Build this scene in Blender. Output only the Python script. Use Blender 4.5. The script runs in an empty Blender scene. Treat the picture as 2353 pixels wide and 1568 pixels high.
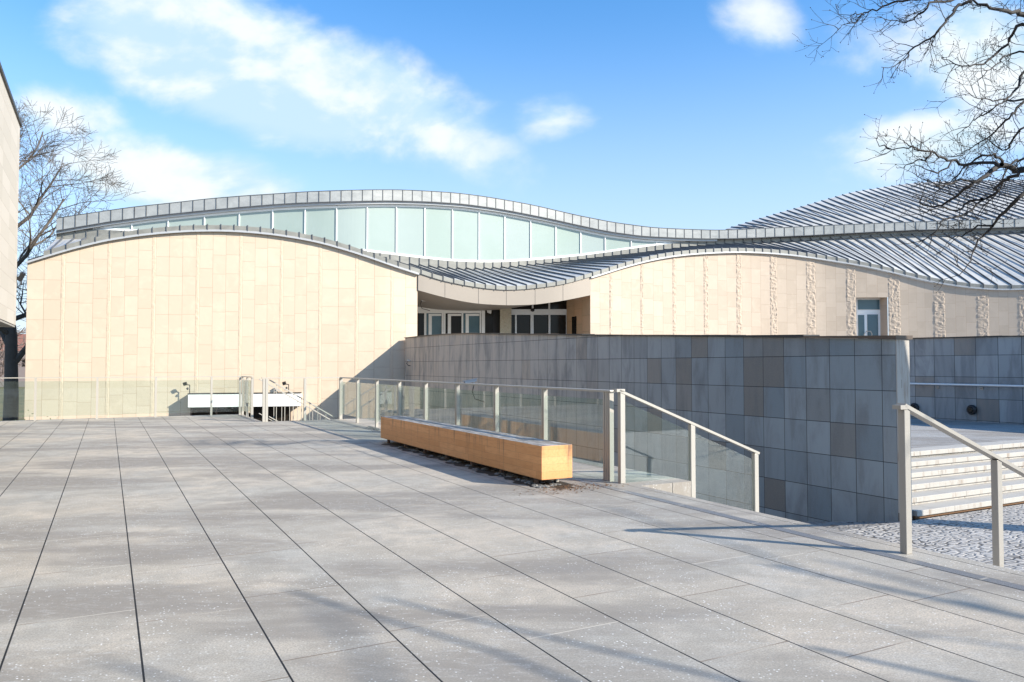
import bpy, math, random
import numpy as np
from mathutils import Vector, Matrix
rnd = random.Random(7)

# ------------------------------------------------------------------ camera frame
F = 1750.0; CX = 1176.5; CY = 784.0; HZ = 841.0; VPX = 248.0   # in a 2353 x 1568 picture
EYE = 1.4
TH = math.atan((HZ-CY)/F); CT, ST = math.cos(TH), math.sin(TH)
_u = (VPX-CX)/F; _l = math.hypot(_u, 1/CT)
D = (_u/_l, (1/CT)/_l)          # long joints of the plaza run this way (forward, left)
E = (D[1], -D[0])               # across them (right, forward)
ANG = math.atan2(E[1], E[0])
def ray(x, y):
    u = (x-CX)/F; v = (CY-y)/F
    return (u, CT-v*ST, ST+v*CT)
def atY(x, y, Y):
    r = ray(x, y); k = Y/r[1]; return (r[0]*k, Y, EYE+r[2]*k)
def atA(x, y, a):
    r = ray(x, y); k = a/(r[0]*E[0]+r[1]*E[1]); return (r[0]*k, r[1]*k, EYE+r[2]*k)
def W(a, b, z): return (a*E[0]+b*D[0], a*E[1]+b*D[1], z)
def toA(X, Y): return X*E[0]+Y*E[1]
def toB(X, Y): return X*D[0]+Y*D[1]

scn = bpy.context.scene
cam = bpy.data.cameras.new('camera'); co = bpy.data.objects.new('camera', cam)
scn.collection.objects.link(co); scn.camera = co
cam.sensor_width = 36; cam.lens = 36*F/2353; cam.clip_end = 3000
co.location = (0, 0, EYE); co.rotation_euler = (math.pi/2+TH, 0, 0)

# ------------------------------------------------------------------ sun, sky, exposure
SUN_H = Vector((.92, -.39)).normalized(); SUN_EL = math.radians(28)
sv = Vector((SUN_H.x*math.cos(SUN_EL), SUN_H.y*math.cos(SUN_EL), math.sin(SUN_EL)))
sl = bpy.data.lights.new('sun', 'SUN'); sl.energy = 5.0; sl.angle = math.radians(.5); sl.color = (1, .925, .80)
so = bpy.data.objects.new('sun', sl); scn.collection.objects.link(so)
so.location = (20, -10, 30); so.rotation_euler = sv.to_track_quat('Z', 'Y').to_euler()
scn.view_settings.view_transform = 'Standard'; scn.view_settings.look = 'None'
scn.view_settings.exposure = 0.82; scn.view_settings.gamma = 1

class NT:
    def __init__(s, nt): s.t = nt; s.n = nt.nodes; s.l = nt.links
    def node(s, typ, **k):
        n = s.n.new(typ)
        for a, b in k.items(): setattr(n, a, b)
        return n
    def set(s, sock, v):
        if v is None: return
        if isinstance(v, bpy.types.NodeSocket): s.l.new(v, sock)
        elif isinstance(v, (tuple, list)):
            v = tuple(v)
            if sock.type == 'RGBA' and len(v) == 3: v = v+(1,)
            sock.default_value = v
        else: sock.default_value = v
    def math(s, op, a, b=None, c=None, clamp=False):
        n = s.node('ShaderNodeMath', operation=op, use_clamp=clamp)
        s.set(n.inputs[0], a); s.set(n.inputs[1], b); s.set(n.inputs[2], c); return n.outputs[0]
    def mix(s, f, a, b, mode='MIX'):
        n = s.node('ShaderNodeMix', data_type='RGBA', blend_type=mode)
        s.set(n.inputs[0], f); s.set(n.inputs[6], a); s.set(n.inputs[7], b); return n.outputs[2]
    def noise(s, vec, scale, detail=3, rough=.55, dist=0, w=False):
        n = s.node('ShaderNodeTexNoise'); s.set(n.inputs['Vector'], vec); n.inputs['Scale'].default_value = scale
        n.inputs['Detail'].default_value = detail; n.inputs['Roughness'].default_value = rough
        n.inputs['Distortion'].default_value = dist
        return n.outputs['Color'] if w else n.outputs['Fac']
    def ramp(s, f, lo, hi, a=0., b=1., smooth=True):
        n = s.node('ShaderNodeMapRange', interpolation_type='SMOOTHSTEP' if smooth else 'LINEAR')
        s.set(n.inputs[0], f); s.set(n.inputs[1], lo); s.set(n.inputs[2], hi); s.set(n.inputs[3], a); s.set(n.inputs[4], b)
        return n.outputs[0]
    def xyz(s, v):
        n = s.node('ShaderNodeSeparateXYZ'); s.set(n.inputs[0], v); return n.outputs
    def comb(s, x, y, z=0.):
        n = s.node('ShaderNodeCombineXYZ'); s.set(n.inputs[0], x); s.set(n.inputs[1], y); s.set(n.inputs[2], z); return n.outputs[0]
    def vmul(s, v, k):
        n = s.node('ShaderNodeVectorMath', operation='MULTIPLY'); s.set(n.inputs[0], v); s.set(n.inputs[1], k); return n.outputs[0]
    def white(s, v):
        n = s.node('ShaderNodeTexWhiteNoise', noise_dimensions='3D'); s.set(n.inputs[0], v); return n.outputs[0]

w = bpy.data.worlds.new('World'); scn.world = w; w.use_nodes = True
t = NT(w.node_tree); t.n.clear()
sky = t.node('ShaderNodeTexSky', sky_type='NISHITA', sun_disc=False)
sky.sun_elevation = SUN_EL; sky.sun_rotation = math.atan2(SUN_H.x, SUN_H.y)
sky.air_density = 1.0; sky.dust_density = .6; sky.ozone_density = 1.5
tc = t.node('ShaderNodeTexCoord').outputs['Generated']
X, Y, Z = t.xyz(tc)[:3]
Yc = t.math('MAXIMUM', Y, .02)
px = t.math('DIVIDE', X, Yc); pz = t.math('DIVIDE', Z, Yc)
pv = t.comb(px, pz, 0)
skyc = t.mix(1., sky.outputs[0], (.56, .87, 1.10), 'MULTIPLY')
hs = t.node('ShaderNodeHueSaturation'); hs.inputs['Saturation'].default_value = 1.05; t.set(hs.inputs['Color'], skyc); skyc = hs.outputs[0]
n1 = t.noise(t.vmul(pv, (1, 1.5, 1)), 4.6, 9, .55, .2)
ov = t.node('ShaderNodeVectorMath', operation='ADD'); t.set(ov.inputs[0], pv); ov.inputs[1].default_value = (.018, .028, 0)
n1b = t.noise(t.vmul(ov.outputs[0], (1, 1.5, 1)), 4.6, 9, .55, .2)
n2 = t.noise(t.vmul(pv, (1, 1.6, 1)), 3.0, 3, .5, 0)
field = None
for cx, cz, ax, az, an, k in [(-.37, .40, .24, .085, -19, 1.7), (-.20, .36, .22, .07, -22, 1.0), (-.60, .335, .09, .04, -8, .75), (-.10, .335, .07, .03, -10, .65),
                              (-.42, .245, .20, .05, -12, 1.1), (.055, .325, .062, .034, 8, .66), (.56, .30, .14, .05, 5, .9), (.62, .42, .18, .10, -20, .85),
                              (.335, .475, .05, .045, -30, .38), (-.62, .10, .25, .09, 0, .35)]:
    dx = t.math('SUBTRACT', px, cx); dz = t.math('SUBTRACT', pz, cz)
    c, s_ = math.cos(math.radians(an)), math.sin(math.radians(an))
    u_ = t.math('DIVIDE', t.math('ADD', t.math('MULTIPLY', dx, c), t.math('MULTIPLY', dz, s_)), ax)
    v_ = t.math('DIVIDE', t.math('SUBTRACT', t.math('MULTIPLY', dz, c), t.math('MULTIPLY', dx, s_)), az)
    r2 = t.math('ADD', t.math('MULTIPLY', u_, u_), t.math('MULTIPLY', v_, v_))
    m = t.math('MULTIPLY', t.math('SUBTRACT', 1.25, t.math('SQRT', r2)), k)
    field = m if field is None else t.math('MAXIMUM', field, m)
field = t.math('ADD', field, t.math('MULTIPLY', t.math('SUBTRACT', n1, .5), 2.1))
mask = t.ramp(field, .05, .80)
front = t.ramp(Y, .1, .35)
mask = t.math('MULTIPLY', t.math('MULTIPLY', mask, front), .93)
shade = t.ramp(t.math('ADD', t.math('MULTIPLY', t.math('SUBTRACT', n1, n1b), 2.2), n2), .30, .72, 0., 1.)
cloudc = t.mix(shade, (2.45, 3.3, 3.8), (3.9, 4.1, 4.15))
hzf = t.ramp(Z, .0, .46, .88, 0.)
skyc = t.mix(hzf, skyc, (2.95, 3.35, 3.98))
col = t.mix(mask, skyc, cloudc)
bg = t.node('ShaderNodeBackground'); t.set(bg.inputs[0], col); bg.inputs[1].default_value = .15
t.l.new(bg.outputs[0], t.node('ShaderNodeOutputWorld').inputs[0])

# ------------------------------------------------------------------ materials
def mat(name):
    m = bpy.data.materials.new(name); m.use_nodes = True
    t = NT(m.node_tree); t.n.clear()
    p = t.node('ShaderNodeBsdfPrincipled'); o = t.node('ShaderNodeOutputMaterial'); t.l.new(p.outputs[0], o.inputs[0])
    g = t.node('ShaderNodeNewGeometry').outputs['Position']
    vr = t.node('ShaderNodeVectorRotate', rotation_type='Z_AXIS'); t.set(vr.inputs['Vector'], g); vr.inputs['Angle'].default_value = -ANG
    t.p = p; t.g = g; t.ab = vr.outputs[0]; t.m = m; t.out = o
    def fin(col=None, rough=None, metal=None, height=None, bd=.01, bs=.5):
        t.set(p.inputs['Base Color'], col); t.set(p.inputs['Roughness'], rough); t.set(p.inputs['Metallic'], metal)
        if height is not None:
            b = t.node('ShaderNodeBump'); t.set(b.inputs['Height'], height); b.inputs['Distance'].default_value = bd; b.inputs['Strength'].default_value = bs
            t.l.new(b.outputs[0], p.inputs['Normal'])
        return m
    t.fin = fin; return t
def cells(t, u, v, wj, hj):
    """cell coordinates -> (joint mask 0..1, random per cell)"""
    fu = t.math('FRACT', u); fv = t.math('FRACT', v)
    du = t.math('MINIMUM', fu, t.math('SUBTRACT', 1., fu)); dv = t.math('MINIMUM', fv, t.math('SUBTRACT', 1., fv))
    ju = t.ramp(du, wj*.5, wj, 1, 0); jv = t.ramp(dv, hj*.5, hj, 1, 0)
    j = t.math('MAXIMUM', ju, jv)
    r = t.white(t.comb(t.math('FLOOR', u), t.math('FLOOR', v), 3.3))
    return j, r
M = {}
def plain(name, col, rough=.5, metal=0., nz=.08, sc=8., bump=0.):
    t = mat(name); n = t.noise(t.g, sc, 4)
    c = t.mix(n, tuple(max(0, x*(1-nz)) for x in col), tuple(min(1, x*(1+nz)) for x in col))
    M[name] = t.fin(c, rough, metal, t.noise(t.g, sc*10, 3) if bump else None, bump or .01, .5)
    return M[name]

def paving(name, a0, wa, lb, base, warm, ja=.0058, jb=.0062, far=True):
    t = mat(name); a, b, z = t.xyz(t.ab)[:3]
    u = t.math('DIVIDE', t.math('SUBTRACT', a, a0), wa)
    off = t.white(t.comb(t.math('FLOOR', u), 7., 1.))
    v = t.math('ADD', t.math('DIVIDE', b, lb), off)
    fu = t.math('FRACT', u); fv = t.math('FRACT', v)
    du = t.math('MULTIPLY', t.math('MINIMUM', fu, t.math('SUBTRACT', 1., fu)), wa)
    dv = t.math('MULTIPLY', t.math('MINIMUM', fv, t.math('SUBTRACT', 1., fv)), lb)
    ju = t.ramp(du, ja*.55, ja, 1, 0); jv = t.ramp(dv, jb*.4, jb, 1, 0)
    rc = t.white(t.comb(t.math('FLOOR', u), t.math('FLOOR', v), 2.))
    big = t.noise(t.ab, .55, 5, .6); med = t.noise(t.ab, 2.6, 5, .65, .4)
    c = t.mix(t.ramp(big, .38, .62), base, warm)
    c = t.mix(t.ramp(med, .38, .62, 0, .6), c, tuple(x*.62 for x in base))
    c = t.mix(t.math('MULTIPLY', rc, .42), c, tuple(x*.78 for x in warm))
    c = t.mix(t.ramp(t.noise(t.vmul(t.g, (.35, 1.1, 1)), .8, 5, .6, .3), .44, .60, 0, .9), c, (.235, .205, .175))
    # salt bloom and scuffs
    st = t.noise(t.vmul(t.g, (1.8, 6., 1)), 4.5, 9, .78, .6)
    st2 = t.noise(t.ab, .9, 3, .5)
    c = t.mix(t.math('MULTIPLY', t.ramp(st, .50, .70, 0, .62), t.ramp(st2, .34, .60, .1, 1)), c, (.60, .59, .575))
    fine = t.noise(t.ab, 95, 3, .75)
    c = t.mix(t.ramp(fine, .36, .62, 0, .62), c, tuple(x*.45 for x in base))
    vo = t.node('ShaderNodeTexVoronoi'); t.set(vo.inputs['Vector'], t.ab); vo.inputs['Scale'].default_value = 42
    sp = t.math('MULTIPLY', t.ramp(vo.outputs['Distance'], .10, .26, 1, 0), t.ramp(t.xyz(vo.outputs['Color'])[0], .50, .58))
    c = t.mix(t.math('MULTIPLY', sp, t.ramp(t.noise(t.ab, 1.7, 4), .38, .62, .15, .95)), c, (.78, .78, .77))
    # pale or rusty mortar in the short joints, deep dark gap in the long ones
    c = t.mix(t.math('MULTIPLY', jv, .85), c, t.mix(t.ramp(t.noise(t.ab, 1.3, 2), .45, .6), (.13, .09, .06), (.52, .47, .40)))
    c = t.mix(ju, c, (.006, .006, .006))
    h = t.math('SUBTRACT', t.math('MULTIPLY', fine, .12), t.math('ADD', ju, t.math('MULTIPLY', jv, .1)))
    M[name] = t.fin(c, t.ramp(med, .3, .7, .55, .85), 0., h, .006, .6)
paving('plaza_stone', -.42, .583, 1.12, (.43, .405, .36), (.57, .485, .385))
paving('terrace_stone', 0, .6, 1.2, (.42, .41, .40), (.46, .44, .41))

def ashlar(name, c0, c1, mortar, vary=1.):
    t = mat(name); uv = t.node('ShaderNodeUVMap').outputs[0]; u, v, _ = t.xyz(uv)[:3]
    j, r = cells(t, u, v, .016, .0095)
    cl = t.noise(t.g, 1.6, 5, .6, .8)
    c = t.mix(r, c0, c1)
    c = t.mix(t.ramp(cl, .45, .75, 0, .55*vary), c, tuple(min(1, x*1.1) for x in c1))
    c = t.mix(t.ramp(t.noise(t.g, 5, 6, .65), .5, .8, 0, .16), c, tuple(x*.75 for x in c0))
    c = t.mix(t.math('MULTIPLY', j, .75), c, mortar)
    M[name] = t.fin(c, .75, 0., t.math('SUBTRACT', t.math('MULTIPLY', t.noise(t.g, 40, 3), .15), j), .008, .5)
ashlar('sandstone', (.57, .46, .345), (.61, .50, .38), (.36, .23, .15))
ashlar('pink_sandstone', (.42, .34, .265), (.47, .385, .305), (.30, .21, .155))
t = mat('rough_sandstone')
n = t.noise(t.g, 9, 6, .65, .6)
M['rough_sandstone'] = t.fin(t.mix(n, (.42, .335, .26), (.49, .40, .315)), .85, 0., t.noise(t.g, 12, 8, .7, .5), .025, .7)
t = mat('split_sandstone'); n = t.noise(t.g, 7, 6, .65, .6)
M['split_sandstone'] = t.fin(t.mix(n, (.56, .44, .32), (.66, .53, .40)), .85, 0., t.noise(t.g, 12, 6, .6, .5), .02, .7)
ashlar('recess_stone', (.60, .40, .24), (.66, .42, .25), (.30, .17, .09))  # sandstone tinted orange; the recess's warm bounce light is put into its colour
t = mat('rough_granite'); v_ = t.node('ShaderNodeTexVoronoi'); t.set(v_.inputs['Vector'], t.g); v_.inputs['Scale'].default_value = 9
M['rough_granite'] = t.fin(t.mix(t.noise(t.g, 14, 7, .7, 1.2), (.22, .18, .11), (.62, .56, .44)), .8, 0., v_.outputs['Distance'], .03, .8)

def greywall(name, w0, h0, z0):
    t = mat(name); a, b, z = t.xyz(t.ab)[:3]
    u = t.math('DIVIDE', b, w0); v = t.math('DIVIDE', t.math('SUBTRACT', z, z0), h0)
    j, r = cells(t, u, v, .013, .012)
    r2 = t.white(t.comb(t.math('FLOOR', v), t.math('FLOOR', u), 9.1))
    c = t.mix(r, (.165, .21, .24), (.28, .325, .35))
    c = t.mix(t.ramp(r2, .76, .90, 0, .8), c, (.16, .145, .125))
    c = t.mix(t.ramp(b, 10., 26., 0, .85), c, (.64, .51, .39))  # warms toward the far end; partly sandstone bounce light put into the colour
    c = t.mix(t.ramp(t.noise(t.vmul(t.g, (1, 1, .25)), 2.6, 6, .65, .5), .42, .7, 0, .6), c, (.13, .135, .14))
    c = t.mix(t.ramp(t.noise(t.g, 60, 3), .4, .7, 0, .15), c, (.33, .33, .33))
    c = t.mix(j, c, (.018, .018, .018))
    M[name] = t.fin(c, .6, 0., t.math('SUBTRACT', t.math('MULTIPLY', t.noise(t.g, 50, 3), .2), j), .006, .5)
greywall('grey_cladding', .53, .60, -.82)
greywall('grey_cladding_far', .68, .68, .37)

def zinc(name, c0, c1, rough=.42):
    t = mat(name); n = t.noise(t.vmul(t.g, (1, 1, 2.)), 1.3, 6, .65, .5); n2 = t.noise(t.g, 9, 4)
    c = t.mix(t.ramp(n, .3, .7), c0, c1); c = t.mix(t.ramp(n2, .55, .8, 0, .3), c, tuple(x*.6 for x in c0))
    M[name] = t.fin(c, t.ramp(n, .3, .7, rough, rough+.2), .0, n2, .004, .3)
zinc('zinc_sheet', (.39, .39, .385), (.49, .485, .475))
zinc('zinc_fascia', (.31, .315, .305), (.40, .405, .39))
zinc('zinc_weathered', (.20, .195, .175), (.28, .275, .245), .5)
zinc('dark_seam', (.07, .075, .085), (.13, .135, .145), .5)  # colour kept dark to carry the seams' shaded side and shadow
plain('bronze_fascia', (.27, .235, .20), .55, .2, .06, 1.2)
plain('white_frame', (.82, .82, .80), .4)
plain('white_render', (.86, .85, .82), .6, 0, .04, 3)
plain('trim_metal', (.44, .445, .45), .5, .1)
plain('dark_metal', (.03, .03, .032), .45, .3)
plain('brown_frame', (.09, .05, .035), .5)
plain('ochre_wall', (.46, .27, .13), .7)
plain('granite_pillar', (.38, .35, .29), .6, 0, .5, 30)
plain('camera_white', (.62, .66, .68), .35)
plain('steel', (.36, .335, .30), .4, .3, .06, 5)
plain('steel_pale', (.40, .375, .335), .42, .25, .05, 5)  # slightly paler steel for most posts and rails
plain('concrete', (.34, .33, .31), .8, 0, .2, 3, .006)
plain('earth', (.12, .10, .07), .95, 0, .4, .4)
plain('dirty_ice', (.17, .165, .155), .5, 0, .9, 22, .02)
plain('wet_dirt', (.045, .032, .02), .7, 0, .6, 12, .02)
plain('leaf_litter', (.13, .065, .028), .8, 0, .5, 40)
plain('bark', (.026, .021, .018), .85, 0, .35, 6, .02)
plain('bark_pale', (.105, .085, .068), .85, 0, .3, 3, .02)
plain('far_twigs', (.20, .15, .13), .9, 0, .3, 1)
plain('far_render', (.30, .24, .22), .9)
plain('roof_tile', (.25, .11, .08), .9)
plain('left_block_soffit', (.30, .28, .25), .8)
# pale long blocks of the overhanging building
t = mat('pale_cladding'); a, b, z = t.xyz(t.ab)[:3]
j, r = cells(t, t.math('DIVIDE', b, 1.6), t.math('DIVIDE', z, .42), .004, .018)
c = t.mix(r, (.44, .395, .33), (.50, .45, .385)); c = t.mix(t.math('MULTIPLY', j, .55), c, (.30, .24, .19))
M['pale_cladding'] = t.fin(c, .7, 0., t.math('SUBTRACT', 0., j), .005, .5)
# bench timber
t = mat('bench_timber'); a, b, z = t.xyz(t.ab)[:3]
lam = t.math('DIVIDE', z, .085); off = t.white(t.comb(t.math('FLOOR', lam), 1., 2.))
j, r = cells(t, t.math('ADD', t.math('DIVIDE', b, .95), off), lam, .003, .02)
gr = t.noise(t.vmul(t.ab, (1, .12, 1)), 38, 6, .6, .5)
c = t.mix(r, (.60, .28, .10), (.72, .36, .15)); c = t.mix(t.ramp(gr, .35, .75, 0, .45), c, (.48, .19, .055))
streak = t.noise(t.vmul(t.ab, (1, 1, .07)), 9, 5, .65)
c = t.mix(t.math('MULTIPLY', t.ramp(streak, .52, .72), t.ramp(z, .2, .47, .25, .95)), c, (.10, .06, .035))
c = t.mix(t.math('MULTIPLY', j, .5), c, (.12, .06, .03))
nz = t.xyz(t.node('ShaderNodeNewGeometry').outputs['Normal'])[2]
top = t.mix(t.ramp(t.noise(t.vmul(t.ab, (3, .5, 1)), 7, 7, .75), .42, .66), (.17, .145, .12), (.42, .41, .40))
c = t.mix(t.ramp(nz, .6, .9), c, top)
M['bench_timber'] = t.fin(c, .6, 0., gr, .003, .4)
# cobbles
t = mat('cobbles')
dist = t.node('ShaderNodeVectorMath', operation='ADD')
t.set(dist.inputs[0], t.ab); t.set(dist.inputs[1], t.vmul(t.noise(t.ab, 1.1, 2, .5, 0, True), (.28, .28, 0)))
vo = t.node('ShaderNodeTexVoronoi', feature='DISTANCE_TO_EDGE'); t.set(vo.inputs['Vector'], dist.outputs[0]); vo.inputs['Scale'].default_value = 8.5; vo.inputs['Randomness'].default_value = .55
vc = t.node('ShaderNodeTexVoronoi'); t.set(vc.inputs['Vector'], dist.outputs[0]); vc.inputs['Scale'].default_value = 8.5; vc.inputs['Randomness'].default_value = .55
jt = t.ramp(vo.outputs['Distance'], .04, .12, 1, 0)
c = t.mix(t.xyz(vc.outputs['Color'])[0], (.30, .29, .28), (.44, .41, .38))
c = t.mix(t.ramp(t.noise(t.ab, 1.2, 5), .45, .65, 0, .5), c, (.47, .46, .45))
c = t.mix(t.math('MULTIPLY', jt, t.ramp(t.noise(t.ab, 2.3, 4), .35, .6, .35, .95)), c, (.06, .05, .042))
M['cobbles'] = t.fin(c, .7, 0., t.ramp(vo.outputs['Distance'], .0, .22), .014, .8)
# worn stone of the steps
t = mat('step_stone'); a, b, z = t.xyz(t.ab)[:3]
nz = t.xyz(t.node('ShaderNodeNewGeometry').outputs['Normal'])[2]
sp = t.noise(t.vmul(t.ab, (1, 1, .12)), 7, 6, .7)
c = t.mix(t.noise(t.ab, 2.2, 5), (.34, .322, .295), (.42, .40, .37))
c = t.mix(t.math('MULTIPLY', t.ramp(sp, .5, .72, 0, .75), t.ramp(nz, .4, .6, 1, 0)), c, (.17, .105, .06))
j, r = cells(t, t.math('ADD', t.math('DIVIDE', a, 1.45), t.math('MULTIPLY', t.math('FLOOR', t.math('DIVIDE', t.math('ADD', z, 1.171), .1376)), .37)), .5, .006, .0)
c = t.mix(t.math('MULTIPLY', j, .7), c, (.10, .08, .06))
M['step_stone'] = t.fin(c, .75, 0., t.noise(t.g, 30, 4), .008, .5)
# slotted grate
t = mat('grate_steel'); a, b, z = t.xyz(t.ab)[:3]
s1 = t.ramp(t.math('FRACT', t.math('MULTIPLY', a, 60)), .35, .45)
j = t.ramp(t.math('FRACT', b), .012, .02, 1, 0)
M['grate_steel'] = t.fin(t.mix(j, t.mix(s1, (.05, .05, .05), (.30, .29, .29)), (.45, .40, .33)), .5, .3, s1, .004, .5)
# grass
t = mat('winter_grass')
c = t.mix(t.ramp(t.noise(t.g, .25, 6), .4, .62), (.17, .135, .06), (.085, .085, .035)); c = t.mix(t.ramp(t.noise(t.g, 3, 6), .5, .7, 0, .6), c, (.24, .19, .10))
M['winter_grass'] = t.fin(c, .95, 0., t.noise(t.g, 12, 5), .1, .8)
# glass
def glass(name, tint, rough=.015, ior=1.5, dirt=0., boost=1.):
    t = mat(name); bf = t.node('ShaderNodeNewGeometry').outputs['Backfacing']
    fr = t.node('ShaderNodeFresnel'); io = t.ramp(bf, 0, 1, ior, 1/ior, False); t.set(fr.inputs[0], io)
    gl = t.node('ShaderNodeBsdfAnisotropic'); gl.inputs['Roughness'].default_value = rough
    tr = t.node('ShaderNodeBsdfTransparent'); tr.inputs[0].default_value = tint+(1,)
    mx = t.node('ShaderNodeMixShader'); t.set(mx.inputs[0], t.math('MULTIPLY', fr.outputs[0], boost, clamp=True)); t.l.new(tr.outputs[0], mx.inputs[1]); t.l.new(gl.outputs[0], mx.inputs[2])
    o = mx
    if dirt:
        df = t.node('ShaderNodeBsdfDiffuse'); df.inputs[0].default_value = (.5, .58, .56, 1)
        o = t.node('ShaderNodeMixShader'); t.set(o.inputs[0], t.ramp(t.noise(t.g, 2.4, 7, .7, .5), .35, .8, dirt*.25, dirt))
        t.l.new(mx.outputs[0], o.inputs[1]); t.l.new(df.outputs[0], o.inputs[2])
    t.l.new(o.outputs[0], t.out.inputs[0]); t.n.remove(t.p); M[name] = t.m
glass('rail_glass', (.91, .965, .95), dirt=.02, boost=1.7)
t = mat('clerestory_glass'); r = t.white(t.vmul(t.node('ShaderNodeUVMap').outputs[0], (1, 1, 1)))
c = t.mix(r, (.315, .385, .335), (.34, .39, .37)); c = t.mix(t.ramp(t.noise(t.g, .35, 3), .4, .65, 0, .35), c, (.38, .44, .415))
M['clerestory_glass'] = t.fin(c, .22, 0.)
t = mat('dark_glass'); M['dark_glass'] = t.fin(t.mix(t.noise(t.g, .8, 2), (.012, .011, .010), (.03, .024, .018)), .12, 0.); t.p.inputs['Specular IOR Level'].default_value = .22
t = mat('teal_glass'); M['teal_glass'] = t.fin(t.mix(t.noise(t.g, 1.5, 4), (.05, .10, .13), (.10, .17, .19)), .08, 0.)

# ------------------------------------------------------------------ builders
COL = scn.collection
class MB:
    def __init__(s): s.v = []; s.f = []; s.uv = {}; s.fm = []
    def quad(s, pts, uv=None):
        i = len(s.v); s.v += [tuple(p) for p in pts]; s.f.append(tuple(range(i, i+len(pts))))
        if uv: s.uv[len(s.f)-1] = uv
    def hexa(s, p):   # 8 corners: bottom ring then top ring (counter-clockwise from above)
        i = len(s.v); s.v += [tuple(q) for q in p]
        s.f += [(i+3, i+2, i+1, i), (i+4, i+5, i+6, i+7)] + [(i+k, i+(k+1) % 4, i+4+(k+1) % 4, i+4+k) for k in range(4)]
    def ab(s, a0, a1, b0, b1, z0, z1):
        s.hexa([W(a0, b0, z0), W(a1, b0, z0), W(a1, b1, z0), W(a0, b1, z0), W(a0, b0, z1), W(a1, b0, z1), W(a1, b1, z1), W(a0, b1, z1)])
    def box(s, o, ux, uy, uz, lx, ly, lz):
        o = Vector(o); ux = Vector(ux).normalized()*lx; uy = Vector(uy).normalized()*ly; uz = Vector(uz).normalized()*lz
        b = [o, o+ux, o+ux+uy, o+uy]; s.hexa([q for q in b]+[q+uz for q in b])
    def bar(s, p, q, wd, ht, up=(0, 0, 1)):
        p = Vector(p); q = Vector(q); d = (q-p).normalized(); sd = d.cross(Vector(up)).normalized(); u = sd.cross(d)
        s.hexa([p-sd*wd/2-u*ht/2, p+sd*wd/2-u*ht/2, q+sd*wd/2-u*ht/2, q-sd*wd/2-u*ht/2,
                p-sd*wd/2+u*ht/2, p+sd*wd/2+u*ht/2, q+sd*wd/2+u*ht/2, q-sd*wd/2+u*ht/2])
    def tube(s, path, rad, n=6, cap=True):
        P = [Vector(p) for p in path]; base = len(s.v)
        for k, p in enumerate(P):
            d = (P[min(k+1, len(P)-1)]-P[max(k-1, 0)])
            d = d.normalized() if d.length > 1e-9 else Vector((0, 0, 1))
            h = Vector((0, 0, 1)) if abs(d.z) < .9 else Vector((1, 0, 0))
            x = d.cross(h).normalized(); y = d.cross(x)
            r = rad[k] if isinstance(rad, (list, tuple)) else rad
            for i in range(n):
                an = 2*math.pi*i/n; s.v.append(tuple(p+x*math.cos(an)*r+y*math.sin(an)*r))
        for k in range(len(P)-1):
            for i in range(n):
                a = base+k*n+i; b = base+k*n+(i+1) % n; s.f.append((a, b, b+n, a+n))
        if cap:
            s.f.append(tuple(base+i for i in range(n))); s.f.append(tuple(base+(len(P)-1)*n+i for i in reversed(range(n))))
    def ball(s, c, r, nu=10, nv=6, sx=(1, 1, 1)):
        base = len(s.v)
        for j in range(nv+1):
            th = math.pi*j/nv
            for i in range(nu):
                ph = 2*math.pi*i/nu
                s.v.append((c[0]+r*sx[0]*math.sin(th)*math.cos(ph), c[1]+r*sx[1]*math.sin(th)*math.sin(ph), c[2]+r*sx[2]*math.cos(th)))
        for j in range(nv):
            for i in range(nu):
                a = base+j*nu+i; b = base+j*nu+(i+1) % nu; s.f.append((a, a+nu, b+nu, b))
    def build(s, name, mt, parent=None, loc=None, smooth=False, bevel=0., extra=()):
        fm = [0]*len(s.f)
        for k, (mb, _) in enumerate(extra):
            o_ = len(s.v); s.v += mb.v; s.f += [tuple(i+o_ for i in f) for f in mb.f]; fm += [k+1]*len(mb.f)
        base = Vector(loc) if loc is not None else (ROOT[parent.name] if parent else Vector((0, 0, 0)))
        me = bpy.data.meshes.new(name)
        me.from_pydata([tuple(Vector(v)-base) for v in s.v], [], s.f); me.materials.append(M[mt])
        for k, (_, e) in enumerate(extra): me.materials.append(M[e])
        if extra:
            for p in me.polygons: p.material_index = fm[p.index]
        if s.uv:
            ul = me.uv_layers.new(name='UVMap')
            for p in me.polygons:
                if p.index in s.uv:
                    for li, q in zip(p.loop_indices, s.uv[p.index]): ul.data[li].uv = q
        if smooth:
            for p in me.polygons: p.use_smooth = True
        o = bpy.data.objects.new(name, me); COL.objects.link(o)
        if parent: o.parent = parent
        else: o.location = base
        ROOT[o.name] = base
        if bevel:
            m = o.modifiers.new('bevel', 'BEVEL'); m.width = bevel; m.segments = 2; m.limit_method = 'ANGLE'
        return o
ROOT = {}
def tag(o, label=None, cat=None, group=None, kind=None):
    if label: o['label'] = label
    if cat: o['category'] = cat
    if group: o['group'] = group
    if kind: o['kind'] = kind
    return o
def thing(name, loc, label, cat, group=None):
    o = bpy.data.objects.new(name, None); COL.objects.link(o); o.location = loc; o.empty_display_size = .2
    ROOT[o.name] = Vector(loc); return tag(o, label, cat, group)
def prism(name, mt, outline, z0, z1):
    """outline in (a,b), counter-clockwise; z1 may be a function of (a,b)"""
    f1 = z1 if callable(z1) else (lambda a, b: z1)
    m = MB(); n = len(outline)
    m.v = [W(a, b, z0) for a, b in outline]+[W(a, b, f1(a, b)) for a, b in outline]
    m.f = [tuple(reversed(range(n))), tuple(range(n, 2*n))]+[(k, (k+1) % n, n+(k+1) % n, n+k) for k in range(n)]
    return tag(m.build(name, mt), kind='structure')

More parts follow.
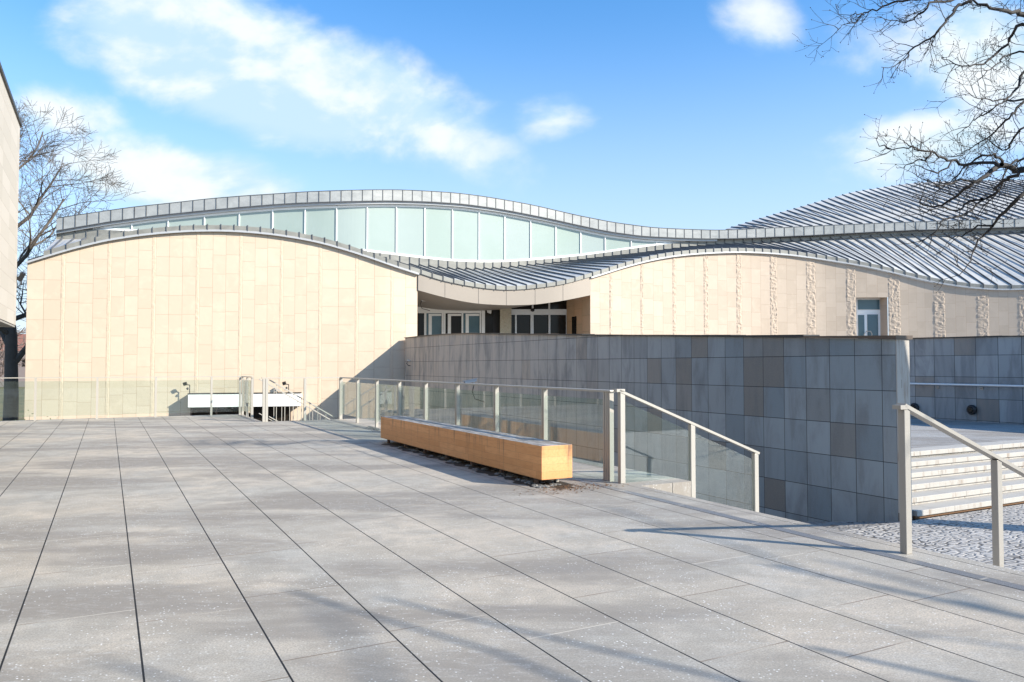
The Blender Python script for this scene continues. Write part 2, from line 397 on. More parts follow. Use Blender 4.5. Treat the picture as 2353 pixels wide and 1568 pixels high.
# ------------------------------------------------------------------ the ground and levels
LOW = -3.3; COB = -1.17
g = MB(); g.quad([(-900, -300, LOW-.02), (900, -300, LOW-.02), (900, 1500, LOW-.02), (-900, 1500, LOW-.02)])
tag(g.build('ground', 'winter_grass'), kind='structure')
EDGE = 5.52; PL = 6.28; NB = 19.85; FB = 23.25; NA = 3.45
prism('plaza', 'plaza_stone', [(-14, -9), (EDGE, -9), (EDGE, 7.2), (PL, 7.2), (PL, NB), (NA, NB), (NA, FB), (-14, FB)], LOW, 0.)
prism('lower_court', 'concrete', [(-3.5, FB+.01), (NA+.01, FB+.01), (NA+.01, NB+.01), (11.6, NB+.01), (11.6, 33), (-3.5, 33)], LOW-.01, LOW+.05)
prism('cobbled_ground', 'cobbles', [(EDGE+.005, -9), (34, -9), (34, 8.15), (EDGE+.005, 8.15)], LOW, COB)
prism('cobbled_ramp', 'cobbles', [(PL+.005, 8.155), (11.64, 8.155), (11.64, 19.8), (PL+.005, 19.8)], LOW-.01, lambda a, b: COB-.002-(b-8.155)*.175)
TER = -.345
prism('lower_terrace', 'terrace_stone', [(12.0, 9.96), (24.0, 9.96), (24.0, 27), (12.0, 27)], LOW, TER)
prism('upper_terrace', 'terrace_stone', [(24.4, 4), (70, 4), (70, 42), (12.0, 42), (12.0, 27.01), (24.4, 27.01)], LOW, 1.75)

# ------------------------------------------------------------------ plaza edge drain
def drain(a0, a1, b0, b1, label):
    m = MB(); m.ab(a0, a1, b0, b1, -.02, .004)
    o = thing('drain_channel', W((a0+a1)/2, (b0+b1)/2, 0), label, 'drain')
    m.build('grating', 'grate_steel', o)
    m = MB(); m.ab(a1+.002, a1+.012, b0, b1, -.02, .003); m.build('channel_edge', 'dark_metal', o)
drain(5.06, 5.15, -2, 19.8, 'long slotted steel drain running along the plaza edge past the wooden bench')
drain(3.27, 3.35, 19.9, 23.2, 'short brownish drain strip beside the far stair opening')

# steps down from the plaza to the cobbles, between the two sloping handrails
st = thing('plaza_steps', W(EDGE, 5.4, COB), 'stone steps going down from the plaza to the cobbles between the sloping handrails', 'steps')
for k in range(7):
    m = MB(); m.ab(EDGE+.01+.38*k, EDGE+.01+.38*(k+1), 3.3, 7.195, COB-.05, -.146*(k+1)); m.build('step', 'step_stone', st, bevel=.008)

# wide steps up to the lower terrace at right
st = thing('terrace_steps', W(18, 8.2, COB), 'wide weathered pale stone steps rising from the cobbles behind the end of the grey wall', 'steps')
for k in range(6):
    b0 = 8.2+.35*k; z1 = COB+.1376*(k+1)
    m = MB(); m.ab(12.02, 23.98, b0-.03, b0+.40, z1-.095, z1); m.build('tread', 'step_stone', st, bevel=.008)
    m = MB(); m.ab(12.02, 23.98, b0+.005, 9.955, z1-.14, z1-.096); m.build('riser', 'leaf_litter' if k == 0 else 'step_stone', st)

# ------------------------------------------------------------------ grey clad walls
def wall_ab(name, label, a0, a1, b0, b1, zt, mt, zb=LOW, coping=True, tilt=0.):
    root = thing(name, W((a0+a1)/2, (b0+b1)/2, zb), label, 'wall')
    bs = np.linspace(b0, b1, 40); m = MB()
    for p, q in zip(bs[:-1], bs[1:]):
        m.hexa([W(a0, p, zb), W(a1, p, zb), W(a1, q, zb), W(a0, q, zb), W(a0, p, zt(p)), W(a1, p, zt(p)), W(a1, q, zt(q)), W(a0, q, zt(q))])
    m.build('wall_face', mt, root)
    r = random.Random(3); b = b0-.05; k = 0
    while b < b1:
        e = min(b+1.9, b1); dz = r.uniform(.0, .014); lift = tilt*max(0, 1-(b-b0)/7)*r.uniform(.2, 1)
        m = MB(); c0, c1 = a0-.05, a1+.05
        m.hexa([W(c0, b, zt(b)+.004), W(c1, b, zt(b)+.004), W(c1, e+.01, zt(e)+.004), W(c0, e+.01, zt(e)+.004),
                W(c0, b, zt(b)+.03+dz+lift), W(c1, b, zt(b)+.035+dz+lift), W(c1, e+.01, zt(e)+.035+dz*.3), W(c0, e+.01, zt(e)+.03+dz*.3)])
        m.build('coping', 'dark_metal' if (k % 3) else 'trim_brown', root); b = e; k += 1
    return root
plain('trim_brown', (.10, .075, .06), .45, .4)
AW = toA(*atY(2062, 1100, 12.7)[:2]); B0 = toB(*atY(2062, 1100, 12.7)[:2])
fb = lambda x, y: atA(x, y, AW)
pts = [fb(x, y) for x, y in [(931, 776), (1000, 769), (1060, 765.5), (1250, 768), (1500, 770), (1750, 771.5), (2062, 776)]]
_b = np.array([toB(p[0], p[1]) for p in pts])[::-1]; _z = np.array([p[2] for p in pts])[::-1]
B1 = _b[-1]
zt1 = lambda b: float(np.interp(b, _b, _z))-.03
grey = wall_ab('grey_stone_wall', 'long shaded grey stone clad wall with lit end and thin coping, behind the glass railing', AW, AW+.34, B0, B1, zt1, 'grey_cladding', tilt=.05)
# end face with its own lighter slabs
m = MB(); m.ab(AW+.004, AW+.336, B0-.024, B0-.001, COB-.05, zt1(B0)); m.build('end_slab', 'end_stone_tmp' if False else 'step_stone', grey, bevel=.004)
zt2 = lambda b: 2.13+.011*b
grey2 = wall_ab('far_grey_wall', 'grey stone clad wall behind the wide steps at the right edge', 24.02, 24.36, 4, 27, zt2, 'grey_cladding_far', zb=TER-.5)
# extra return so that wall continues to the museum
hr = thing('wall_handrail', W(23.95, 15, TER), 'thin steel tube handrail fixed on the shaded grey wall behind the steps', 'handrail')
m = MB(); m.tube([W(23.9, 6, .80), W(23.9, 26, .80)], .032, 8); m.build('handrail', 'white_frame', hr, smooth=True)
for k in range(14):
    b = 7.0+k*1.42; m = MB(); m.tube([W(23.9, b, .785), W(23.9, b, .70), W(24.02, b, .70)], .011, 6); m.ab(23.99, 24.015, b-.04, b+.04, .66, .74); m.build('bracket', 'steel', hr)
for x, y, lab in [(2102, 937, 'round black wall lamp low on the grey wall, half behind the handrail post'), (2234, 942, 'round black wall lamp low on the grey wall, right of the other round lamp')]:
    p = atA(x, y, 23.98); c = Vector(p); o = thing('wall_lamp', p, lab, 'wall lamp', 'round black lamps in the grey wall')
    nrm = Vector((-E[0], -E[1], 0)); m = MB(); m.tube([c, c+nrm*.05, c+nrm*.09], [.155, .155, .12], 20); m.build('lamp_body', 'dark_metal', o, smooth=False)
    m = MB(); m.tube([c+nrm*.091, c+nrm*.12], [.10, .07], 16); m.build('lens', 'dark_glass', o)

# ------------------------------------------------------------------ museum geometry curves
def smooth(x, k=9):
    x = np.asarray(x, float); pad = np.concatenate([2*x[0]-x[k:0:-1], x, 2*x[-1]-x[-2:-k-2:-1]])
    return np.convolve(pad, np.hanning(2*k+1)/np.hanning(2*k+1).sum(), 'same')[k:-k]
XS = np.arange(40, 3200, 8.)
def curve(pts, Yx):
    px = np.array([p[0] for p in pts]); py = np.array([p[1] for p in pts])
    y = np.interp(XS, px, py)
    if px[0] > XS[0]: y = np.where(XS < px[0], py[0]+(XS-px[0])*(py[1]-py[0])/(px[1]-px[0]), y)
    y = smooth(y, 5)
    P = np.array([atY(x, yy, Y_) for x, yy, Y_ in zip(XS, y, Yx)])
    A = P[:, 0]*E[0]+P[:, 1]*E[1]; o = np.argsort(A)
    return lambda a: float(np.interp(a, A[o], P[o, 2]))
FY = smooth(np.interp(XS, [40, 100, 931, 1130, 1316, 1500, 1610, 1750, 1880, 2100, 2320, 2720], [30.05, 30.3, 33.7, 35.4, 36.9, 39.4, 40.7, 42.0, 42.6, 42.2, 41.2, 39.0]), 12)
# the left block is one straight plane
for i, x in enumerate(XS):
    if x < 900:
        u = (x-CX)/F; FY[i] = 34.85/(1-.2444*u)
FY = smooth(FY, 5)
UY = smooth(np.interp(XS, [40, 157, 797, 1040, 1316, 1611, 1782, 2056, 2353, 2720], [37.4, 37.5, 38.6, 40.6, 43.4, 45.2, 45.5, 45.3, 44.6, 43.4]), 12)
RY = smooth(np.interp(XS, [40, 1600, 1838, 2011, 2353, 2720], [46, 46, 48.5, 50, 51.5, 51.5]), 8)
def afun(Yx, y0=600):
    P = np.array([atY(x, y0, Y_) for x, Y_ in zip(XS, Yx)]); A = P[:, 0]*E[0]+P[:, 1]*E[1]; o = np.argsort(A)
    A = A[o]; B = (P[:, 0]*D[0]+P[:, 1]*D[1])[o]; xs = XS[o]
    return (lambda a: float(np.interp(a, A, B))), (lambda x: float(np.interp(x, xs, A)))
bF, aFx = afun(FY); bU, aUx = afun(UY, 500); bR, aRx = afun(RY, 430)
zF = curve([(65, 589), (107, 576), (168, 558), (240, 540.4), (307, 529.7), (374, 522.4), (439, 518.4), (502, 517.6), (564, 520.3), (625, 526.2), (689, 536), (740, 546.6), (795, 562.4), (851, 580.7), (906, 600.3), (956, 616.1), (1009, 634.4), (1059, 645.2), (1107, 653.2), (1154, 657.8), (1201, 656.7), (1247, 651.9), (1294, 645.2), (1339, 632.8), (1381, 620.5), (1434, 603.5), (1487, 589.7), (1538, 580), (1592, 574.2), (1647, 571.2), (1702, 569.8), (1758, 572), (1818, 577), (1880, 585.5), (1938, 594.7), (1995, 604.4), (2054, 618.1), (2111, 632.2), (2169, 643.6), (2230, 651.8), (2291, 656.2), (2353, 655), (2460, 648), (2720, 600)], FY)
zBT = curve([(130, 505), (216, 492), (304, 479.5), (390, 470.6), (471, 461.2), (550, 454.5), (626, 449.6), (700, 444.5), (773, 441.9), (842, 440.2), (911, 440), (977, 442.9), (1040, 447), (1102, 454.5), (1162, 464.4), (1220, 475.2), (1278, 488.6), (1316, 497.5), (1400, 514), (1490, 526), (1570, 529.8), (1632, 531.7), (1674, 531), (1739, 527.3), (1805, 525), (1874, 521.5), (1989, 516.5), (2160, 510), (2353, 505), (2720, 500)], UY)
zBB = curve([(134, 531.6), (246, 512.6), (361, 497.3), (498, 483.5), (626, 472.5), (700, 468.4), (797, 465.5), (888, 463.9), (977, 466), (1060, 471.4), (1142, 482.7), (1201, 493.8), (1259, 505.5), (1316, 518.5), (1392, 534.6), (1470, 544.9), (1550, 548.6), (1611, 550.5), (1674, 549.8), (1739, 547.6), (1782, 545.4), (1850, 542.5), (1989, 535), (2102, 530), (2353, 523), (2720, 518)], UY)
zGB = curve([(130, 531), (214, 526.5), (303, 531), (500, 545), (700, 563), (848, 578), (912, 586), (974, 593.3), (1037, 599.5), (1100, 602.2), (1159, 601.6), (1218, 597.6), (1276, 592.8), (1321, 588.5), (1389, 580), (1449, 571), (1507, 563.3), (1569, 555.7), (1646, 550.5), (2720, 520)], UY)
zFB = curve([(138, 548), (190, 548), (300, 551), (500, 564), (700, 583), (848, 597), (953, 609), (974, 611), (1038, 617), (1100, 617.5), (1160, 614.3), (1218, 608.5), (1276, 603.5), (1333, 597), (1449, 585), (1566, 569), (1626, 563.5), (1739, 557), (1896, 548), (2023, 540.5), (2353, 532), (2720, 528)], UY)
zRR = curve([(1600, 545), (1655, 531), (1688, 520), (1760, 498), (1838, 476), (1956, 442), (2020, 432), (2079, 423), (2134, 418), (2353, 413), (2720, 412)], RY)
AL = aFx(62.5); A0 = aUx(131); AR = aFx(2700)
AU = AR+7
P_ = .514
mus = thing('museum_building', W(12.2, 38, 0), 'low museum with pale sandstone walls and wave shaped zinc roofs filling the background', 'building')

def strip(fa, fb, name, mt, a0, a1, step=.257, extra=()):
    m = MB(); n = max(2, int((a1-a0)/step)); A = np.linspace(a0, a1, n+1)
    for p, q in zip(A[:-1], A[1:]):
        m.quad([fa(p), fa(q), fb(q), fb(p)])
    return m.build(name, mt, mus, extra=extra)
def band(f0, f1, th, name, mt, a0, a1, par=None, step=.257, extra=()):
    """vertical band following a curve; th metres thick along D"""
    m = MB(); n = max(2, int((a1-a0)/step)); A = np.linspace(a0, a1, n+1)
    for p, q in zip(A[:-1], A[1:]):
        (bp, l0, h0), (bq, l1, h1) = (f0(p), f1(p)[0], f1(p)[1]), (f0(q), f1(q)[0], f1(q)[1])
        m.hexa([W(p, bp, l0), W(q, bq, l1), W(q, bq+th, l1), W(p, bp+th, l0), W(p, bp, h0), W(q, bq, h1), W(q, bq+th, h1), W(p, bp+th, h0)])
    return m.build(name, mt, par or mus, extra=extra)

# lower roof: sheet + standing seams ruled along D
sm = MB(); caps = MB(); tk = MB(); k0 = int(math.ceil(A0/P_)); k1 = int(AU/P_)
for k in range(k0, k1):
    a = k*P_
    sm.bar(W(a, bF(a)-.04, zF(a)+.012), W(a, bU(a)-.10, zFB(a)+.012), .03, .08)
    if a < AR-.05: caps.bar(W(a, bF(a)-.075, zF(a)-.20), W(a, bF(a)-.075, zF(a)+.035), .025, .03, up=(D[0], D[1], 0))
    tk.bar(W(a, bU(a)-.115, zFB(a)), W(a, bU(a)-.115, zGB(a)-.03), .03, .035, up=(D[0], D[1], 0))
lower = strip(lambda a: W(a, bF(a)-.02, zF(a)), lambda a: W(a, bU(a)+.2, zFB(a)), 'lower_roof', 'zinc_sheet', A0, AU, extra=[(sm, 'dark_seam')])
band(lambda a: bF(a)-.05, lambda a: (zF(a)-.19, zF(a)-.003), .06, 'roof_edge', 'zinc_weathered', A0, AR, extra=[(caps, 'dark_seam')])
band(lambda a: bF(a)-.075, lambda a: (zF(a)-.275, zF(a)-.193), .12, 'gutter_trim', 'trim_metal', AL-.03, aFx(962))
band(lambda a: bF(a)-.075, lambda a: (zF(a)-.275, zF(a)-.193), .12, 'gutter_trim', 'trim_metal', aFx(1357), AR)
# flashing under the clerestory
band(lambda a: bU(a)-.09, lambda a: (zFB(a)-.06, zGB(a)-.03), .2, 'flashing', 'zinc_weathered', A0, AU, extra=[(tk, 'dark_seam')])
# upper wave band
um = MB()
for k in range(k0, k1):
    a = k*P_+.02; um.bar(W(a, bU(a)-.39, zBB(a)-.01), W(a, bU(a)-.39, zBT(a)+.02), .024, .02, up=(D[0], D[1], 0))
upper = band(lambda a: bU(a)-.38, lambda a: (zBB(a), zBT(a)), .5, 'upper_roof_edge', 'zinc_fascia', A0, AU, extra=[(um, 'dark_metal')])
band(lambda a: bU(a)-.405, lambda a: (zBT(a)+.001, zBT(a)+.02), .5, 'edge_cap', 'dark_seam', A0, AU, par=upper)
band(lambda a: bU(a)-.40, lambda a: (zBB(a)-.035, zBB(a)-.002), .5, 'edge_drip', 'dark_seam', A0, AU, par=upper)
band(lambda a: bU(a)-.28, lambda a: (zBB(a)-.15, zBB(a)-.036), .3, 'soffit_moulding', 'trim_metal', A0, aUx(1640))
# high roof at right and the roof behind the band
def zback(a): return max(zBT(a)-.6, zRR(a) if a > aRx(1655) else -99)
sm = MB()
for k in range(int(aRx(1672)/P_)+1, int((AU+8)/P_)):
    a = k*P_; sm.bar(W(a, bU(a)-.3, zBT(a)+.03), W(a, bR(a)+.02, zRR(a)+.015), .03, .08)
hi = strip(lambda a: W(a, bU(a)+.12, zBT(a)+.01), lambda a: W(a, bR(a), zRR(a)), 'high_roof', 'zinc_sheet', aRx(1668), AU+8, extra=[(sm, 'dark_seam')])
strip(lambda a: W(a, bR(a), zRR(a)), lambda a: W(a, bR(a)+6, zRR(a)-3), 'rear_roof', 'zinc_sheet', aRx(1668), AU+8)
strip(lambda a: W(a, bU(a)+.1, zBT(a)-.02), lambda a: W(a, bU(a)+9, zBT(a)-1.2), 'rear_roof', 'zinc_sheet', A0, aRx(1668))
# clerestory glazing
GX = [214, 303.4, 386.5, 469.7, 549.5, 626, 700.6, 772.6, 843, 910, 975.4, 1038.5, 1099.7, 1159, 1218, 1276, 1333, 1389, 1448.7, 1507, 1573]
zGT = lambda a: zBB(a)-.16
ga = [aUx(x) for x in GX]
fr = MB()
n = 160; A = np.linspace(ga[0], ga[-1], n)
for p, q in zip(A[:-1], A[1:]):
    for lo, hi_ in [(lambda a: zGT(a)-.11, zGT), (lambda a: zGB(a)-.03, lambda a: zGB(a)+.08)]:
        if hi_(p) - lo(p) > 0 and (zGT(p)-zGB(p)) > .02:
            fr.hexa([W(p, bU(p)-.06, lo(p)), W(q, bU(q)-.06, lo(q)), W(q, bU(q)+.05, lo(q)), W(p, bU(p)+.05, lo(p)), W(p, bU(p)-.06, hi_(p)), W(q, bU(q)-.06, hi_(q)), W(q, bU(q)+.05, hi_(q)), W(p, bU(p)+.05, hi_(p))])
for a in ga[1:-1]:
    fr.hexa([W(a-.024, bU(a)-.075, zGB(a)), W(a+.024, bU(a)-.075, zGB(a)), W(a+.024, bU(a)+.04, zGB(a)), W(a-.024, bU(a)+.04, zGB(a)),
             W(a-.024, bU(a)-.075, zGT(a)-.01), W(a+.024, bU(a)-.075, zGT(a)-.01), W(a+.024, bU(a)+.04, zGT(a)-.01), W(a-.024, bU(a)+.04, zGT(a)-.01)])
frame = fr.build('clerestory_frame', 'white_frame', mus)
for i, (p, q) in enumerate(zip(ga[:-1], ga[1:])):
    m = MB(); A = np.linspace(p, q, 9); sh = [.4, .1, .9, .3, .7][i % 5]+i
    for r, s in zip(A[:-1], A[1:]):
        if zGT(s) > zGB(s)-.02 or zGT(r) > zGB(r)-.02:
            m.quad([W(r, bU(r)-.02, min(zGB(r), zGT(r))), W(s, bU(s)-.02, min(zGB(s), zGT(s))), W(s, bU(s)-.02, zGT(s)), W(r, bU(r)-.02, zGT(r))], [(sh, sh)]*4)
    m.build('glass_pane', 'clerestory_glass', frame)
# zinc wedge left of the glass and closing walls behind the roofs
strip(lambda a: W(a, bU(a)+.05, zFB(a)-.3), lambda a: W(a, bU(a)+.05, zBT(a)-.1), 'clerestory_wall', 'zinc_fascia', A0, AU)

# ---------------- stone walls
def plan(a, off=.08): return bF(a)+off
wall_z = lambda a: zF(a)-.27
def stone_wall(name, mt, strips, xl, xr, zb, ncol=3, gaps=(), off=.08, sdepth=.03, seed=1):
    """columns of blocks between split-faced strips; strips = [(centre px, width px)]"""
    r = random.Random(seed); m = MB(); ed = [xl]
    for c, wd in strips: ed += [c-wd/2, c+wd/2]
    ed.append(xr); ci = 0
    for i in range(0, len(ed), 2):
        x0, x1 = ed[i], ed[i+1]; k = max(1, round((x1-x0)/(ed[3]-ed[2])*ncol)) if len(strips) > 1 else ncol
        for j in range(k):
            p = aFx(x0+(x1-x0)*j/k); q = aFx(x0+(x1-x0)*(j+1)/k); ph = r.random(); ci += 1
            zz = zb
            for g0, g1, gz in gaps:
                mid = (x0+(x1-x0)*(j+.5)/k)
                if g0 < mid < g1: zz = gz
            sub = 3; A = np.linspace(p, q, sub+1)
            for s in range(sub):
                u0 = ci+s/sub; u1 = ci+(s+1)/sub; a0_, a1_ = A[s], A[s+1]
                pts = [W(a0_, plan(a0_, off), zz), W(a1_, plan(a1_, off), zz), W(a1_, plan(a1_, off), wall_z(a1_)), W(a0_, plan(a0_, off), wall_z(a0_))]
                m.quad(pts, [(u0, zz/.8+ph), (u1, zz/.8+ph), (u1, wall_z(a1_)/.8+ph), (u0, wall_z(a0_)/.8+ph)])
    root = m.build(name, mt, mus)
    from mathutils import noise
    for c, wd in strips:
        p = aFx(c-wd/2); q = aFx(c+wd/2); s = MB(); nx = max(4, int((q-p)/.05)); top = wall_z((p+q)/2); nzz = max(8, int((top-zb)/.06))
        base = len(s.v)
        for j in range(nzz+1):
            for i in range(nx+1):
                a = p+(q-p)*i/nx; z = zb+(min(wall_z(a), 99)-zb)*j/nzz
                e = 1. if 0 < i < nx else 0.
                h = (noise.noise(Vector((a*7, z*6, 1)))*.9+noise.noise(Vector((a*18, z*17, 5)))*.8)
                blk = .5+.5*math.sin(math.floor(z/.4)*12.9)
                d_ = (.35+.9*h+.1*blk)*sdepth*e + (.004 if e else -.0)
                if abs(z/.4-round(z/.4)) < .06: d_ *= .7
                s.v.append(W(a, plan(a, off)-max(d_, -.01)-.002, z))
        for j in range(nzz):
            for i in range(nx):
                b = base+j*(nx+1)+i; s.f.append((b, b+1, b+nx+2, b+nx+1))
        s.build('rough_stone_strip', 'rough_sandstone' if sdepth > .02 else 'split_sandstone', root)
    return root
LS = [(145.5, 10), (251.6, 9.7), (354, 9.2), (455, 8.8), (554, 8.2), (648, 7.8), (737, 7.6), (821, 7.2), (902.5, 6.6)]
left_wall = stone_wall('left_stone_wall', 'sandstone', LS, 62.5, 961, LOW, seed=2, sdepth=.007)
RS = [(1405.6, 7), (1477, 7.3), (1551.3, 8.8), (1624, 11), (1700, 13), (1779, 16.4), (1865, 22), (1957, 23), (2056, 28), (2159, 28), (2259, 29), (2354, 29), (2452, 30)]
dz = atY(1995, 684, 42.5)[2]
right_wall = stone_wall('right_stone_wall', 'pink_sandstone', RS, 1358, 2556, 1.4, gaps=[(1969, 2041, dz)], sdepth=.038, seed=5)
# ends of the walls
def side(name, mt, a, b0, b1, z0, z1a, z1b, n=4, tk=.0):
    m = MB(); B = np.linspace(b0, b1, n+1)
    for i in range(n):
        f0, f1 = i/n, (i+1)/n; za = z1a+(z1b-z1a)*f0; zb = z1a+(z1b-z1a)*f1
        m.quad([W(a, B[i], z0), W(a, B[i+1], z0), W(a, B[i+1], zb), W(a, B[i], za)], [(i, z0/.8), (i+1, z0/.8), (i+1, zb/.8), (i, za/.8)])
    return m.build(name, mt, mus)
side('end_wall', 'sandstone', AL, plan(AL), plan(AL)+12, LOW, wall_z(AL), wall_z(AL), 20)
aC = aFx(961); aD = aFx(1358)
side('entrance_side_wall', 'sandstone', aC, plan(aC), plan(aC)+5, 1.4, wall_z(aC), wall_z(aC), 8)
# slanted right hand wall of the recess, from the door line to the facade corner
pc = Vector(W(aD, plan(aD), 0)); pd = Vector(atY(1302, 740, 40.4)); pd.z = 0
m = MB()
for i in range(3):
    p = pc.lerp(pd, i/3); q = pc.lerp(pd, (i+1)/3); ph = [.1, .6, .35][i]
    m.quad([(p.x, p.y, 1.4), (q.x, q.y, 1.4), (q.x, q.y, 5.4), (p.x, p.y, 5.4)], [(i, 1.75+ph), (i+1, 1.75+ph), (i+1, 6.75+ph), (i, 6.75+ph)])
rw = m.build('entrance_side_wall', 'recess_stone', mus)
dd = (pd-pc).normalized(); nn = Vector((dd.y, -dd.x, 0)); nn = nn if nn.dot(Vector((-pc.x, -pc.y, 0))) > 0 else -nn
o_ = pc.lerp(pd, .56)+nn*.01; m = MB(); m.box((o_.x, o_.y, 1.6), dd, nn, (0, 0, 1), .55, .02, 2.35); m.build('slot_window', 'dark_glass', rw)
# small low roof at the far left corner
m = MB()
for i in range(6):
    a0_ = AL+.0+i*(A0-AL)/6; a1_ = AL+(i+1)*(A0-AL)/6; h = lambda a: zF(a)-.19+.05
    m.quad([W(a0_, bF(a0_)-.03, h(a0_)-.0), W(a1_, bF(a1_)-.03, h(a1_)), W(a1_, bF(a1_)+4, h(a1_)+.5), W(a0_, bF(a0_)+4, h(a0_)+.1)])
m.build('corner_roof', 'zinc_sheet', mus)
# gable closing the left end of the roofs
m = MB(); m.quad([W(A0, bF(A0), zF(A0)-.3), W(A0, bU(A0)+.1, zFB(A0)-.5), W(A0, bU(A0)+.1, zFB(A0)), W(A0, bF(A0), zF(A0))]); m.quad([W(A0, bU(A0)-.3, zFB(A0)-.05), W(A0, bU(A0)+9, zFB(A0)-1.2), W(A0, bU(A0)+9, zBT(A0)-1.2), W(A0, bU(A0)-.3, zBB(A0))])
m.build('gable', 'zinc_fascia', mus)

# ---------------- entrance canopy fascia, soffit, doors
zFa = lambda a: zF(a)-.19
fbx = [(961, 667), (1010, 681), (1060, 692.5), (1100, 698.6), (1164, 702), (1230, 700.6), (1294, 691.6), (1360, 678)]
PA = [(aFx(x), atY(x, y, float(np.interp(x, XS, FY)))[2]) for x, y in fbx]
zFl = lambda a: float(np.interp(a, [p[0] for p in PA], [p[1] for p in PA]))
A = np.linspace(aC+.01, aD-.01, 41); zs = smooth([zFl(a) for a in A], 4); zFl2 = lambda a: float(np.interp(a, A, zs))
m = MB()
for x in [1023, 1100, 1164, 1230, 1294]:
    a = aFx(x); m.hexa([W(a-.006, bF(a)+.014, zFl2(a)), W(a+.006, bF(a)+.014, zFl2(a)), W(a+.006, bF(a)+.03, zFl2(a)), W(a-.006, bF(a)+.03, zFl2(a)), W(a-.006, bF(a)+.014, zFa(a)), W(a+.006, bF(a)+.014, zFa(a)), W(a+.006, bF(a)+.03, zFa(a)), W(a-.006, bF(a)+.03, zFa(a))])
fascia = band(lambda a: bF(a)+.02, lambda a: (zFl2(a), zFa(a)), .12, 'entrance_fascia', 'bronze_fascia', aC+.01, aD-.01, extra=[(m, 'dark_metal')])
m = MB()
for p, q in zip(A[:-1], A[1:]): m.quad([W(p, bF(p)+.1, zFl2(p)+.005), W(q, bF(q)+.1, zFl2(q)+.005), W(q, bF(q)+6.5, zFl2(q)+.005), W(p, bF(p)+6.5, zFl2(p)+.005)])
m.build('soffit', 'bronze_fascia', mus)
def door_pt(x, y=740, off=0.):
    u = (x-CX)/F; YY = 38.9+(x-960)/342*1.6+off; return atY(x, y, YY)
def zx(v): return (1500+v/2.24)/1.7408
def zy(v): return (1050+v/2.24)/1.7408
def dpanel(x0, x1, y0, y1, th=.08, off=0., z0=None):
    p = door_pt(zx(x0), zy(y1), off); q = door_pt(zx(x1), zy(y1), off); p2 = door_pt(zx(x0), zy(y0), off); q2 = door_pt(zx(x1), zy(y0), off)
    zb = z0 if z0 is not None else None
    b0 = (p[0], p[1], zb if zb is not None else p[2]); b1 = (q[0], q[1], zb if zb is not None else q[2])
    t0 = (p[0], p[1], p2[2]); t1 = (q[0], q[1], q2[2]); f = lambda c: (c[0], c[1]+th, c[2])
    m = MB(); m.hexa([b0, b1, f(b1), f(b0), t0, t1, f(t1), f(t0)]); return m
FL = 1.76
ent = MB()
for x0, x1, y0, y1, zz in [(380, 952, 397, 455, None), (1222, 1722, 420, 470, None)]:
    tr = dpanel(x0, x1, y0, y1, .14, -.04).build('door_header', 'white_frame', mus)
for xc in (617, 1412):
    m = MB(); c = Vector(door_pt(zx(xc), zy(408 if xc < 700 else 428), -.14)); m.ball(c, .11, 12, 6, (1, .8, .8)); m.build('motion_sensor', 'dark_metal', mus, smooth=True)
for x0, x1 in [(440, 458), (597, 612), (614, 630), (775, 790), (938, 950), (955, 985), (1255, 1270), (1394, 1406), (1408, 1421), (1555, 1572), (1712, 1722)]:
    dpanel(x0, x1, 455 if x0 < 960 else 470, 700, .1, -.02, FL).build('door_frame', 'white_frame', mus)
dpanel(955, 985, 395, 460, .1, -.018, 3.9).build('door_frame', 'white_frame', mus)
for x0, x1 in [(390, 440), (1222, 1255), (1572, 1712)]:
    dpanel(x0, x1, 455 if x0 < 960 else 470, 700, .04, .05, FL).build('side_light', 'dark_glass', mus)
for x0, x1 in [(458, 597), (630, 775), (790, 938), (1270, 1394), (1421, 1555)]:
    d_ = dpanel(x0, x1, 455 if x0 < 960 else 470, 700, .03, .08, FL).build('door_leaf', 'teal_glass' if x0 in (458, 790) else 'dark_glass', mus)
    if x0 < 960:
        dpanel(x0+22, x0+50, 475, 700, .03, .04, FL).build('leaf_stile', 'white_frame', d_)
        dpanel(x0+22, x1-2, 462, 480, .03, .045).build('leaf_rail', 'white_frame', d_)
for x0, x1, y0 in [(385, 440, 250), (458, 608, 250), (624, 775, 250), (790, 950, 250), (1222, 1405, 300), (1421, 1553, 300), (1569, 1712, 300)]:
    dpanel(x0, x1, y0, 397 if x0 < 1000 else 420, .04, .06).build('transom_light', 'dark_glass', mus)
for x0, x1, y0 in [(440, 458, 250), (608, 624, 250), (775, 790, 250), (1405, 1421, 300), (1553, 1569, 300)]:
    dpanel(x0, x1, y0, 397 if x0 < 1000 else 420, .08, .0).build('transom_bar', 'white_frame', mus)
dpanel(985, 1058, 300, 700, .04, .06, FL).build('side_light', 'dark_glass', mus)
dpanel(1058, 1122, 300, 700, .3, .1, FL).build('dark_pier', 'dark_metal', mus)
dpanel(1120, 1222, 300, 700, .5, -.6, FL).build('granite_pillar', 'rough_granite', mus, bevel=.01)
nt = thing('paper_notice', door_pt(zx(1022), zy(440), -.03), 'torn white notice stuck inside the glass left of the granite pillar', 'notice')
m = MB(); pts = [(1000, 428), (1020, 424), (1044, 423), (1043, 452), (1038, 463), (1020, 455), (1006, 450), (1004, 436)]
P3 = [Vector(door_pt(zx(a), zy(b), .03)) for a, b in pts]; m.quad(P3[::-1]); m.quad([p+Vector((0, .01, 0)) for p in P3])
for i in range(8): a = P3[i]; b = P3[(i+1) % 8]; m.quad([a, b, b+Vector((0, .01, 0)), a+Vector((0, .01, 0))])
m.build('sheet', 'white_frame', nt)
